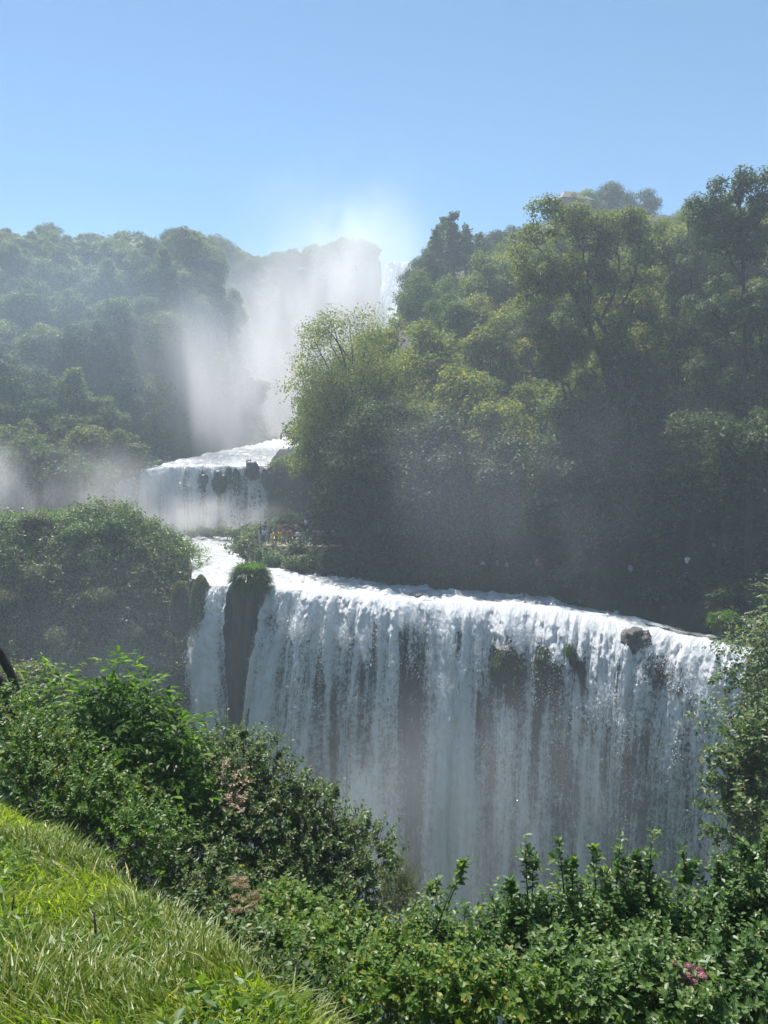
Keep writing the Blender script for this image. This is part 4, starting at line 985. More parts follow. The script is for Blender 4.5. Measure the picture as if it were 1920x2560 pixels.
def skin_mesh(name, verts, edges, radii, mat):
    me = bpy.data.meshes.new(name); me.from_pydata([Vector(v) for v in verts], edges, []); o = bpy.data.objects.new(name, me); COL.objects.link(o)
    md = o.modifiers.new('Skin', 'SKIN'); md.use_smooth_shade = True
    sv = me.skin_vertices[0].data
    for i_, rr_ in enumerate(radii): sv[i_].radius = (rr_, rr_) if not isinstance(rr_, tuple) else rr_
    sv[0].use_root = True
    o.modifiers.new('Subdivision', 'SUBSURF').levels = 1
    dg = bpy.context.evaluated_depsgraph_get(); me2 = bpy.data.meshes.new_from_object(o.evaluated_get(dg)); me2.name = name
    bpy.data.objects.remove(o); me2.materials.clear(); me2.materials.append(mat); return me2
def person_meshes(pose, k):
    # joint table, facing -Y (towards the falls' viewer); height 1.72
    hip = .92; lean = {'stand': 0, 'bend': .28, 'photo': .03}[pose]
    J = {'pel': (0, 0, hip), 'wst': (0, -lean * .3, 1.08), 'che': (0, -lean * .8, 1.30 - lean * .15), 'nek': (0, -lean * 1.1, 1.46 - lean * .3), 'hd1': (0, -lean * 1.3 - .01, 1.56 - lean * .4), 'hd2': (0, -lean * 1.4 - .01, 1.65 - lean * .45)}
    for sx, sg in (('l', -1), ('r', 1)):
        J['sh' + sx] = (.19 * sg, -lean, 1.40 - lean * .28)
        if pose == 'photo': J['el' + sx] = (.24 * sg, -.16, 1.18); J['wr' + sx] = (.08 * sg, -.34, 1.40); J['hn' + sx] = (.05 * sg, -.38, 1.47)
        elif pose == 'bend': J['el' + sx] = (.24 * sg, -lean - .12, 1.08); J['wr' + sx] = (.2 * sg, -lean - .3, 1.02); J['hn' + sx] = (.18 * sg, -lean - .38, 1.02)
        else: J['el' + sx] = (.26 * sg, .02, 1.13); J['wr' + sx] = (.25 * sg, -.08 - .1 * k, .92 + .16 * k); J['hn' + sx] = (.24 * sg, -.12 - .1 * k, .84 + .16 * k)
        J['th' + sx] = (.09 * sg, 0, .84); J['kn' + sx] = (.10 * sg, -.02, .48); J['an' + sx] = (.11 * sg, .02, .09); J['ft' + sx] = (.12 * sg, -.14, .045)
    R = {'pel': .125, 'wst': .11, 'che': .135, 'nek': .055, 'hd1': .078, 'hd2': .085}
    for sx in 'lr': R.update({'sh' + sx: .06, 'el' + sx: .043, 'wr' + sx: .03, 'hn' + sx: .035, 'th' + sx: .08, 'kn' + sx: .055, 'an' + sx: .038, 'ft' + sx: .035})
    def mk(nm, keys, E, grow, mat):
        return skin_mesh(nm, [J[q] for q in keys], [(keys.index(a), keys.index(b)) for a, b in E], [R[q] + grow for q in keys], mat)
    arms = [(a + s_, b + s_) for s_ in 'lr' for a, b in (('sh', 'el'), ('el', 'wr'), ('wr', 'hn'))]
    legs = [(a + s_, b + s_) for s_ in 'lr' for a, b in (('th', 'kn'), ('kn', 'an'), ('an', 'ft'))]
    spine = [('pel', 'wst'), ('wst', 'che'), ('che', 'nek'), ('nek', 'hd1'), ('hd1', 'hd2'), ('che', 'shl'), ('che', 'shr'), ('pel', 'thl'), ('pel', 'thr')]
    body = mk('body', list(J), spine + arms + legs, 0, M['skin'])
    tk = ['pel', 'wst', 'che', 'shl', 'shr', 'ell', 'elr']
    shirt = mk('shirt', tk, [('pel', 'wst'), ('wst', 'che'), ('che', 'shl'), ('che', 'shr'), ('shl', 'ell'), ('shr', 'elr')], .022, M['hair'])
    tr = ['pel', 'thl', 'thr', 'knl', 'knr', 'anl', 'anr']
    trous = mk('trousers', tr, [('pel', 'thl'), ('pel', 'thr'), ('thl', 'knl'), ('thr', 'knr'), ('knl', 'anl'), ('knr', 'anr')], .02, M['hair'])
    hb = MB(); c = np.array(J['hd2']); hb.ell(c + np.array([0, .018, .02]), (.092, .10, .095), 12, 8); hair = hb.mesh('hair', M['hair'], True)
    return [('body', body, None), ('shirt', shirt, 'shirt'), ('trousers', trous, 'trousers'), ('hair', hair, 'hair')]
PM = {'stand': person_meshes('stand', 0), 'stand2': person_meshes('stand', 1), 'photo': person_meshes('photo', 0), 'bend': person_meshes('bend', 0)}
CM = {}
def cloth(c):
    if c not in CM: CM[c] = plain('cloth', c, .8)
    return CM[c]
def person(pose, loc, rz, shirt, trousers, label, hair=(.02, .015, .012), s=1.0, group=None):
    e = empty('person', loc, label, 'person', group, rz); e.scale = (s, s, s)
    for nm, me, kind in PM[pose]:
        o = link(nm, me, e)
        if kind:
            o.material_slots[0].link = 'OBJECT'; o.material_slots[0].material = cloth({'shirt': shirt, 'trousers': trousers, 'hair': hair}[kind])
    return e
BLK, NAV, WHT, RED, YEL, LBL, GRY, BRN, TEA, PUR = (.03, .03, .035), (.03, .05, .13), (.75, .75, .75), (.45, .05, .05), (.62, .50, .03), (.30, .50, .72), (.25, .26, .3), (.14, .08, .05), (.05, .25, .3), (.13, .07, .16)
PP = [  # px, Y, pose, rz, shirt, trousers, label
    (659, 92.4, 'photo', 2.6, LBL, NAV, 'person in a light blue shirt at the corner post of the platform'),
    (672, 92.6, 'stand2', -1.2, NAV, NAV, 'person in navy just behind the one in light blue'),
    (652, 96.5, 'stand', 2.0, BLK, BLK, 'person in black nearest the end of the rear row by the hedge'),
    (663, 96.8, 'stand2', 3.0, PUR, BLK, 'person in dark purple, second in the rear row by the hedge'),
    (677, 95.8, 'photo', 3.0, BLK, NAV, 'person in black taking a photo behind the navy one'),
    (681, 91.6, 'bend', 1.0, YEL, YEL, 'person in yellow clothes bending at the lower rail'),
    (691, 92.6, 'stand2', .5, BRN, BLK, 'person in brown beside the yellow raincoat'),
    (700, 91.8, 'stand', 2.9, YEL, YEL, 'person in a bright yellow raincoat standing at the rail'),
    (700, 96.5, 'stand', 3.1, RED, BLK, 'person in dull red in the rear row behind the yellow raincoat'),
    (709, 93.2, 'stand2', .2, BRN, BLK, 'person in brown just behind the yellow raincoat'),
    (711, 97.2, 'photo', 2.7, NAV, BLK, 'person in navy holding up a camera in the rear row'),
    (717, 92.0, 'stand', 3.3, PUR, RED, 'person with plum top and red trousers at the rail'),
    (724, 91.9, 'stand2', .3, RED, BLK, 'person in a red top leaning towards the rail'),
    (727, 92.9, 'stand', 2.3, GRY, NAV, 'person in a grey top next to the middle post'),
    (738, 91.4, 'bend', 1.2, WHT, BLK, 'person in a white top crouching over the rail'),
    (742, 97.8, 'stand', 3.1, GRY, NAV, 'person in a grey blue coat standing tall in the rear row'),
    (751, 92.0, 'bend', -1.1, WHT, NAV, 'person in a white hooded jacket bending forward'),
    (760, 91.6, 'stand2', 2.8, TEA, NAV, 'person in a teal top right of the white hooded jacket'),
    (769, 92.1, 'stand', .1, BLK, BLK, 'person in black with a pale cap beyond the teal top'),
    (773, 99.6, 'stand2', 3.1, BLK, NAV, 'person in black standing highest, on the steps behind the round bush'),
    (766, 99.4, 'stand', 2.7, WHT, NAV, 'person in white beside the highest standing one'),
    (783, 99.2, 'bend', 2.9, GRY, BLK, 'person in grey leaning on the steps railing'),
    (786, 91.9, 'stand', .4, PUR, BLK, 'person in plum next to the white bag near the shade'),
    (796, 92.2, 'photo', .3, GRY, BLK, 'person in grey taking a photo at the start of the shade'),
    (808, 92.5, 'stand', 3.0, BRN, BLK, 'person in brown standing just inside the tree shade'),
    (818, 93.0, 'stand2', .2, NAV, BLK, 'person in navy inside the tree shade'),
    (832, 92.6, 'stand', 2.8, GRY, NAV, 'last person in the shade at the platform end, in grey')]
for px, Yq, pose, rz, sh_, tr_, lb in PP:
    x = at(px, 1360, Yq).x; z = FZ + (0 if Yq < 99 else .75) + (.35 if 95 < Yq < 99 else 0)
    person(pose, (x, Yq, z), rz, sh_, tr_, lb, s=random.Random(px).uniform(1.0, 1.1), hair=(.6, .58, .5) if 'cap' in lb else (.02, .015, .012), group='visitors on the platform')
for x0 in (0,):
    m = MB(); m.box((-8.9, 97.0, FZ + .16), (10.6, 3.2, .34)); m.box((-9.1, 99.55, FZ + .36), (3.2, 1.4, .74)); o = m.build('platform_steps', M['sand']); o['kind'] = 'structure'
PB = [(1206, 1418, (.55, .55, .55), 'person in pale clothes, first of three in the deep shade of the far bank'), (1243, 1418, (.25, .22, .2), 'person in brown, middle of three in the deep shade of the far bank'), (1267, 1419, (.5, .5, .5), 'person in grey, last of three in the deep shade of the far bank'),
      (1343, 1415, (.75, .10, .07), 'person in a red jacket on the shaded far bank'), (1575, 1432, (.3, .32, .45), 'person in a faded blue top under the trees of the far bank'), (1716, 1412, (.85, .85, .85), 'person in a white top among the trunks near the railing')]
for px, py, c, lb in PB:
    Yq = {1206: 77.5, 1243: 77.2, 1267: 77, 1343: 75.5, 1575: 72, 1716: 69}[px]; f = at(px, py + 22, Yq)
    person('stand2' if px != 1716 else 'photo', f, 2.0 if px % 2 else .5, c, (.05, .05, .07), lb)

# ================================================================ WATER DROPS thrown off the falls
def drops(name, D, n, seed, hmax, size, zlim=1.0):
    r = np.random.default_rng(seed); X_, Y_, Z_, hh, dn = D
    w_ = np.exp(-hh / hmax) * (hh > .2) * np.clip(dn + .35, .25, 1.2) * sst(.45, .68, fbm(X_ / .8, hh / 1.6, 0, 3, seed + 70))
    w_ = (w_ * np.gradient(hh, axis=1)).ravel(); w_ = np.clip(w_, 0, None); w_ /= w_.sum()
    idx = r.choice(len(w_), n, p=w_)
    P = np.stack([X_.ravel()[idx], Y_.ravel()[idx], Z_.ravel()[idx]], 1)
    P[:, 1] -= np.abs(r.normal(size=n)) * (.25 + .10 * np.minimum(hh.ravel()[idx], 14)) + .02; P[:, 0] += r.normal(size=n) * .12; P[:, 2] += r.normal(size=n) * .2
    T = (np.array([(0, -.5, 0), (.4, .3, 0), (-.4, .3, 0), (0, 0, .6)]), np.array([(0, 1, 3), (1, 2, 3), (2, 0, 3), (0, 2, 1)]))
    m = MB(); d = unit(r, n); d[:, 2] -= .8
    leaves(m, P, d, unit(r, n), size * (.4 + .9 * r.random(n) ** 2), T)
    o = m.build(name, M['drop']); o['kind'] = 'stuff'; return o
drops('spray_drops', MD, 36000, 1, 6.0, .085)
drops('narrow_spray_drops', ND, 7000, 2, 9.0, .085)
drops('upper_spray_drops', UD, 5000, 3, 5, .2)

# ================================================================ FOREGROUND PLANTS
def shoots(mbL, mbS, r, starts, dirs, lens, leaf, tmpl, per=16, bend=.35, pinn=0, stem_r=.006, frac=.3, spread=1.0, upb=.25):
    """curved shoots carrying alternate leaves (or pinnate sprays when pinn>0)"""
    PL, DL, NL, SL = [], [], [], []
    for st, d0, ln in zip(starts, dirs, lens):
        d0 = d0 / (np.linalg.norm(d0) + 1e-9)
        cv = r.normal(size=3) * bend; cv[2] = -abs(cv[2]) * .5
        K = 4; ts = np.linspace(0, 1, K)
        Q = st + d0 * (ts * ln)[:, None] + cv * (ts ** 2 * ln * .5)[:, None]
        if mbS is not None: mbS.tube(Q, stem_r * (1.15 - ts) * (.6 + ln), 3)
        t_ = frac + (1 - frac) * (np.arange(per) + r.random(per) * .6) / per; t_ = np.minimum(t_, 1)
        P = st + d0 * (t_ * ln)[:, None] + cv * (t_ ** 2 * ln * .5)[:, None]
        ax = np.cross(d0, [0.31, .2, .93]); ax /= np.linalg.norm(ax) + 1e-9; bx = np.cross(d0, ax)
        ph = np.arange(per) * 2.4 + r.random() * 6
        sd_ = np.cos(ph)[:, None] * ax + np.sin(ph)[:, None] * bx
        D = sd_ * spread + d0 * .55 + r.normal(size=(per, 3)) * .2
        D[:, 2] -= .1
        Nm = np.array([0, 0, 1.]) * (1 - .2) + d0 * .5 + r.normal(size=(per, 3)) * upb
        sz = leaf * (.45 + .85 * r.random(per) ** 1.3) * (1.08 - .5 * np.clip(t_ - .6, 0, 1))
        if pinn:
            D /= np.linalg.norm(D, axis=1)[:, None]
            side = np.cross(D, Nm); side /= np.linalg.norm(side, axis=1)[:, None] + 1e-9
            L_ = leaf * 2.6
            for q_ in range(pinn):
                a_ = (q_ + 1) / (pinn + .3)
                for sg in (-1, 1):
                    PL.append(P + D * (L_ * a_)); DL.append(D * .65 + side * sg + np.array([0, 0, -.25])); NL.append(Nm); SL.append(sz)
            PL.append(P + D * L_); DL.append(D + np.array([0, 0, -.3])); NL.append(Nm); SL.append(sz * 1.1)
        else:
            PL.append(P); DL.append(D); NL.append(Nm); SL.append(sz)
    leaves(mbL, np.concatenate(PL), np.concatenate(DL), np.concatenate(NL), np.concatenate(SL), tmpl)
def bush(name, label, blobs, n, leaf, mat, seed, tmpl=T_LEAF, per=14, ln=(.25, .6), pinn=0, tips=(), cat='shrub', group=None, outward=.9, up=.6, stem_r=.004, base=None, tipper=26, tipleaf=None):
    """blobs: (px,py,Y,radius m[,flat]); shoots start inside and grow outwards"""
    r = np.random.default_rng(seed); C = [np.array(tuple(at(b[0], b[1], b[2]))) for b in blobs]; R = np.array([b[3] for b in blobs])
    if base is None:
        c0 = np.mean(C, 0); base = Vector((c0[0], c0[1], float(fg_z(c0[0], c0[1]))))
    o0 = np.array(tuple(base)); e = empty(name, base, label, cat, group)
    L_, S_ = MB(), MB()
    pr = R ** 2 / np.sum(R ** 2); idx = r.choice(len(C), n, p=pr)
    d = unit(r, n); d[:, 1] = np.where((d[:, 1] > .3) & (r.random(n) < .6), -d[:, 1], d[:, 1]); d[:, 2] = np.where(d[:, 2] < -.5, -d[:, 2], d[:, 2])
    st = np.array(C)[idx] + d * (R[idx] * (.35 + .5 * r.random(n)))[:, None] - o0
    dr = d * outward + np.array([0, 0, up]) + r.normal(size=(n, 3)) * .25
    shoots(L_, S_, r, st, dr, r.uniform(ln[0], ln[1], n), leaf, tmpl, per, pinn=pinn, stem_r=stem_r)
    for (b0, b1) in tips:
        a = np.array(tuple(at(*b0))) - o0; b = np.array(tuple(at(*b1))) - o0; v = b - a; l_ = np.linalg.norm(v)
        shoots(L_, S_, r, [a], [v], [l_], tipleaf or leaf * 1.15, tmpl, tipper, bend=.12, pinn=pinn, stem_r=.006, frac=.2)
        ns_ = 7; fr_ = r.uniform(.15, .85, ns_)[:, None]; sdv = r.normal(size=(ns_, 3)); sdv[:, 2] = np.abs(sdv[:, 2]) * .8 + .5
        shoots(L_, S_, r, a + v * fr_, sdv, l_ * .38 * (1.15 - fr_[:, 0]), leaf, tmpl, max(4, per // 2), bend=.2, pinn=pinn, stem_r=.003, frac=.2)
    # woody base stems from the ground to the blob centres
    for c in C:
        q_ = c - o0; g0 = np.array([q_[0] * .1, q_[1] * .1, -.1])
        S_.tube([g0, (g0 + q_) / 2 + r.normal(size=3) * .05, q_], [.022, .016, .008], 5)
    L_.build('foliage', M[mat], e); S_.build('stem', M['stem'], e, True)
    return e
# elder-like bright bush, left
bush('elder_bush', 'tall bright green elder bush with pointed leaflets and shoots sticking up', [(150, 1930, 10.5, .45), (255, 1910, 10.2, .55), (345, 1940, 10, .55), (420, 2000, 9.8, .5), (300, 2030, 9.6, .6), (200, 2010, 9.9, .5), (400, 2110, 9.4, .55), (80, 1960, 10.8, .4)],
     330, .115, 'elder', 1, T_ELDER, per=6, ln=(.3, .7), pinn=2, up=.9, tipper=8,
     tips=[((150, 1850, 10.5), (137, 1662, 10.5)), ((270, 1800, 10.2), (298, 1655, 10.2)), ((300, 1800, 10.2), (318, 1690, 10.1)), ((350, 1830, 10), (378, 1700, 10)), ((380, 1850, 10), (398, 1738, 10)), ((430, 1900, 9.8), (462, 1790, 9.8)), ((200, 1830, 10), (195, 1730, 10)), ((240, 1810, 10), (262, 1710, 10)), ((90, 1830, 10.8), (80, 1725, 10.8))])
bush('bramble_thicket', 'sunlit yellow green bramble thicket bordering the top of the grass', [(40, 1840, 9.6, .4), (130, 1890, 9.2, .45), (40, 1930, 9.0, .4), (220, 1960, 8.9, .45), (110, 1990, 8.6, .35), (290, 2030, 8.4, .42), (370, 2100, 8.0, .38), (200, 2050, 8.2, .32), (330, 2150, 7.6, .3), (0, 1780, 9.8, .35)],
     560, .055, 'bramble', 2, T_LEAF, per=18, ln=(.18, .42), up=.45)
bush('dark_thicket', 'big dark glossy thicket spilling down the middle in front of the falls', [(540, 1930, 11.2, .62), (620, 1960, 11, .7), (700, 2050, 10.8, .75), (600, 2100, 10.2, .75), (790, 2090, 10.8, .62), (720, 2200, 10.2, .75), (860, 2130, 10.8, .55), (930, 2130, 10.9, .32), (860, 2240, 10.2, .55), (500, 2080, 9.8, .6), (480, 1960, 10.2, .45), (790, 2300, 9.8, .5), (640, 2230, 9.6, .55), (470, 2170, 9.0, .45), (560, 2300, 8.6, .4), (900, 2310, 10, .35), (420, 2200, 8.2, .4), (680, 2330, 8.6, .45), (800, 2380, 8.6, .4), (500, 2250, 8.0, .35)],
     2300, .062, 'thicket', 3, T_LEAF, per=20, ln=(.22, .5), up=.35,
     tips=[((940, 2150, 10.9), (985, 2125, 10.9)), ((830, 2010, 10.9), (845, 1968, 10.9)), ((690, 1930, 11), (700, 1880, 11)), ((600, 1860, 11), (612, 1822, 11))])
bush('seedy_bush', 'reddish seed heavy sprays hanging over the crest of the dark thicket', [(560, 1960, 10.2, .22), (580, 2040, 9.9, .2), (545, 2010, 10, .16)], 60, .045, 'umbel', 33, T_LEAF, per=22, ln=(.2, .4))
bush('yellow_bush', 'rounded yellow green bush behind the dark thicket near the fall', [(990, 2200, 13.5, .42), (1020, 2240, 13.5, .38), (960, 2240, 13.2, .35), (1000, 2290, 13, .42)], 260, .05, 'olive', 4, T_NARROW, per=22, ln=(.2, .4), up=.8)
# low bright bush, centre bottom
bush('low_leafy_bush', 'low bright green leafy bush under the dried umbels', [(700, 2290, 6.6, .22), (770, 2330, 6.3, .26), (850, 2380, 6.0, .26), (780, 2410, 5.6, .25), (880, 2450, 5.3, .25), (700, 2360, 6.0, .18)],
     300, .055, 'bramble', 5, T_LEAF, per=16, ln=(.14, .32), up=.6)
bush('low_leafy_bush', 'leafy clump filling the foot of the grass edge under the dried flowers', [(620, 2390, 4.8, .17), (700, 2440, 4.4, .17), (560, 2360, 5.4, .16), (760, 2480, 4.2, .16), (480, 2290, 6.2, .16), (640, 2420, 4.8, .16)], 230, .045, 'thicket', 55, T_LEAF, per=14, ln=(.12, .26), up=.5)
bush('low_leafy_bush', 'bright green ground bush along the bottom, right of the grass', [(960, 2490, 4.8, .22), (1060, 2510, 4.6, .24), (1180, 2520, 4.5, .24), (1280, 2540, 4.4, .22), (880, 2540, 4.5, .18), (1000, 2410, 5.2, .22), (1120, 2450, 5.0, .22), (1380, 2550, 4.4, .2)],
     480, .045, 'bramble', 6, T_LEAF, per=16, ln=(.12, .26), up=.6)
# tall glossy hedge, right foreground
bush('glossy_bush', 'glossy light green bush with its dark leaning stem, start of the right hand bushes', [(1040, 2415, 5.9, .28), (1080, 2345, 6.0, .20), (1150, 2415, 5.8, .32), (1120, 2505, 5.5, .28), (1000, 2435, 5.8, .22)], 330, .052, 'hedge', 7, T_LEAF, per=16, ln=(.16, .34),
     tips=[((1060, 2400, 5.6), (1150, 2160, 5.6)), ((1120, 2260, 5.6), (1168, 2140, 5.6)), ((1080, 2260, 5.8), (1085, 2190, 5.8))])
bush('glossy_bush', 'glossy bush with two thin upright leader shoots against the fall', [(1260, 2355, 5.8, .27), (1330, 2385, 5.7, .32), (1420, 2345, 5.7, .30), (1300, 2485, 5.4, .32), (1410, 2465, 5.3, .32), (1220, 2485, 5.4, .26)], 560, .052, 'hedge', 8, T_LEAF, per=16, ln=(.16, .36),
     tips=[((1320, 2260, 5.7), (1309, 2084, 5.7)), ((1330, 2240, 5.7), (1335, 2130, 5.7)), ((1410, 2230, 5.6), (1396, 2092, 5.6)), ((1430, 2240, 5.6), (1430, 2140, 5.6)), ((1280, 2250, 5.7), (1275, 2195, 5.7))])
bush('glossy_bush', 'fullest glossy bush, carrying the highest shoot of the right hand bushes', [(1510, 2325, 5.6, .28), (1580, 2315, 5.6, .30), (1530, 2425, 5.3, .34), (1640, 2355, 5.5, .30), (1640, 2455, 5.2, .34), (1500, 2505, 5.0, .28), (1700, 2325, 5.6, .2)], 640, .052, 'hedge', 9, T_LEAF, per=16, ln=(.16, .36),
     tips=[((1620, 2240, 5.5), (1628, 2055, 5.5)), ((1540, 2220, 5.6), (1546, 2085, 5.6)), ((1490, 2230, 5.6), (1483, 2105, 5.6)), ((1600, 2220, 5.6), (1588, 2130, 5.6)), ((1710, 2230, 5.5), (1720, 2112, 5.5)), ((1690, 2230, 5.5), (1750, 2150, 5.5))])
bush('glossy_bush', 'glossy bush in the corner with the pink flowers at its foot', [(1790, 2355, 5.4, .27), (1860, 2305, 5.4, .30), (1920, 2335, 5.3, .34), (1820, 2455, 5.0, .34), (1910, 2485, 4.9, .34), (1740, 2435, 5.2, .26), (1740, 2555, 4.7, .25), (1850, 2585, 4.6, .28)], 680, .052, 'hedge', 10, T_LEAF, per=16, ln=(.16, .36),
     tips=[((1850, 2200, 5.4), (1852, 2092, 5.4)), ((1880, 2200, 5.4), (1890, 2110, 5.4)), ((1800, 2230, 5.4), (1790, 2150, 5.4)), ((1915, 2180, 5.2), (1918, 2060, 5.2))])
bush('glossy_bush', 'lowest dark glossy bush along the bottom edge', [(1420, 2480, 4.8, .26), (1540, 2500, 4.7, .28), (1640, 2500, 4.6, .26), (1480, 2560, 4.4, .2), (1600, 2570, 4.4, .22), (1730, 2560, 4.3, .2)], 380, .05, 'hedge', 11, T_LEAF, per=16, ln=(.14, .3))

# overhanging tree on the right border
def branch_tree(name, base, label, blobs, n, leaf, mat, seed, tips, pinn=0, per=12, ln=(.6, 1.3), tmpl=T_LEAF):
    return bush(name, label, blobs, n, leaf, mat, seed, tmpl, per=per, ln=ln, pinn=pinn, tips=tips, cat='tree', base=base, stem_r=.006, tipper=9)
rb_ = Vector((at(1960, 2300, 22).x, 22, -26))
branch_tree('ash_tree', rb_, 'dark leafy tree filling the right border, its round lower boughs over the fall', [(1880, 1960, 21, 1.1), (1840, 2020, 21, 1.0), (1850, 2100, 21, .8), (1900, 2080, 20, 1.2), (1930, 1900, 21, 1.2), (1880, 1890, 21, .8), (1930, 2180, 19, .9)], 460, .16, 'thicket', 12,
            [((1860, 1930, 21), (1760, 1900, 20.5)), ((1850, 1900, 21), (1745, 1880, 20.5)), ((1830, 2080, 21), (1775, 2110, 20.6))], per=14, ln=(.5, 1.0))
rb2 = Vector((at(1950, 2200, 30).x, 30, -28))
branch_tree('ash_tree', rb2, 'upright ash tree with feathery leaves at the shore end of the fall', [(1935, 1660, 32, 1.3), (1950, 1600, 32, 1.2), (1940, 1750, 31, 1.3), (1970, 1680, 30, 1.6), (1940, 1830, 30, 1.3), (1975, 1540, 33, 1.3), (1970, 1780, 29, 1.5)], 420, .16, 'thicket', 13,
            [((1850, 1700, 30), (1790, 1680, 29.5)), ((1850, 1760, 29), (1740, 1790, 28.6)), ((1860, 1800, 29), (1755, 1830, 28.6)), ((1850, 1650, 30), (1800, 1610, 29.5))], pinn=2, per=6, ln=(.8, 1.6))

# leaning bare trunk on the left border
b = at(52, 1752, 12.5); e = empty('dead_tree', b, 'bare dark trunk leaning out of the left border above the bushes', 'tree')
m = MB(); o0 = np.array(tuple(b)); P = [np.array(tuple(at(x, y, 12.5))) - o0 for x, y in ((-90, 1480), (-40, 1580), (0, 1632), (25, 1680), (52, 1752), (75, 1850))]; m.tube(P, [.11, .1, .085, .07, .06, .06], 8); m.build('trunk', M['bark'], e, True)
m = MB(); P = [np.array(tuple(at(x, y, 12.8))) - o0 for x, y in ((-100, 1600), (-30, 1670), (5, 1710), (28, 1758), (50, 1850))]; m.tube(P, [.12, .11, .1, .09, .08], 8); m.build('branch', M['bark'], e, True)
# pale bush behind the trunk
shrub('misty_bush', at(30, 1800, 40), 'pale misty bush behind the leaning trunk', 9000, 2.6, .22, 'cover', 1500, nb=16)
# dried umbels
def flower(name, label, cat, heads, mat, basepx, seed, rad, n):
    r = np.random.default_rng(seed); b = fgp(*basepx[:2]) if len(basepx) == 2 else at(*basepx); b = Vector((b.x, b.y, float(fg_z(b.x, b.y))))
    e = empty(name, b, label, cat); o0 = np.array(tuple(b)); st = MB()
    for (px, py, Yq, k) in heads:
        c = np.array(tuple(at(px, py, Yq))) - o0; st.tube([(c[0] * .3, c[1] * .3, 0), c * .6, c], [.005, .004, .003], 4)
        m = MB(); d = unit(r, n); d[:, 2] = np.abs(d[:, 2]); P = c + d * np.array([1, 1, .5]) * rad * k * (.75 + .3 * r.random(n))[:, None]
        for q_ in range(10): st.tube([c - [0, 0, rad * .6], P[q_]], [.0015, .001], 3)
        leaves(m, P, unit(r, n), d, .010 * (.8 + .6 * r.random(n)), (np.array([(0, -.5, 0), (.6, 0, .2), (0, .5, 0), (-.6, 0, .2)]), np.array([(0, 1, 2, 3)])))
        m.build('flower_head', M[mat], e)
    st.build('stem', M['stem'], e); return e
flower('dried_flower', 'tall dried plant with brown flat flower heads at the grass edge', 'plant', [(583, 2197, 6.8, 1), (607, 2200, 6.8, 1.2), (590, 2215, 6.7, 1.1), (612, 2218, 6.7, 1.1), (600, 2205, 6.9, 1), (635, 2238, 6.6, 1.3), (650, 2248, 6.6, 1.2), (590, 2245, 6.6, 1.2), (612, 2252, 6.6, 1.2), (640, 2262, 6.5, 1.2), (598, 2275, 6.5, 1), (625, 2280, 6.5, 1), (580, 2278, 6.5, .9), (655, 2280, 6.5, 1)], 'umbel', (630, 2400, 6.5), 61, .045, 240)
flower('dried_flower', 'pair of smaller dried flower heads beside the tall dried plant', 'plant', [(703, 2238, 6.8, 1.1), (707, 2250, 6.8, 1.1), (680, 2255, 6.8, .8), (660, 2228, 6.9, .6)], 'umbel', (700, 2400, 6.6), 62, .045, 220)
flower('pink_flower', 'dusty pink flower clusters low in the right hand bushes', 'plant', [(1688, 2408, 4.5, .7), (1722, 2416, 4.45, .8), (1712, 2438, 4.4, 1.1), (1730, 2452, 4.4, .9), (1755, 2440, 4.4, .9), (1750, 2424, 4.5, .6), (1700, 2450, 4.4, .7), (1725, 2468, 4.4, .6)], 'pink', (1725, 2540, 4.4), 63, .034, 240)
flower('pink_flower', 'single small pink flower head alone among the leaves', 'plant', [(1364, 2447, 4.7, .7)], 'pink', (1364, 2530, 4.6), 64, .03, 160)
for i, (px, py, Yq) in enumerate(((122, 1825, 8.6), (150, 1838, 8.5), (140, 1932, 8.2), (365, 1945, 8.6), (355, 1962, 8.6), (376, 1968, 8.6))):
    c = at(px, py, Yq); e = empty('yellow_flower', c, ['orange yellow blossom highest in the brambles', 'second orange yellow blossom just beside the highest one', 'lone yellow blossom low in the brambles', 'first of three small yellow blossoms near the elder', 'lowest left of three small yellow blossoms near the elder', 'furthest of three small yellow blossoms near the elder'][i], 'flower', 'yellow blossoms')
    for k in range(5):
        a_ = k * 1.257; m = MB(); leaves(m, np.zeros((1, 3)), np.array([[math.cos(a_), -.3, math.sin(a_)]]), np.array([[0, -1., .3]]), [.028], T_LEAF); m.build('petal', M['yellowflower'], e)

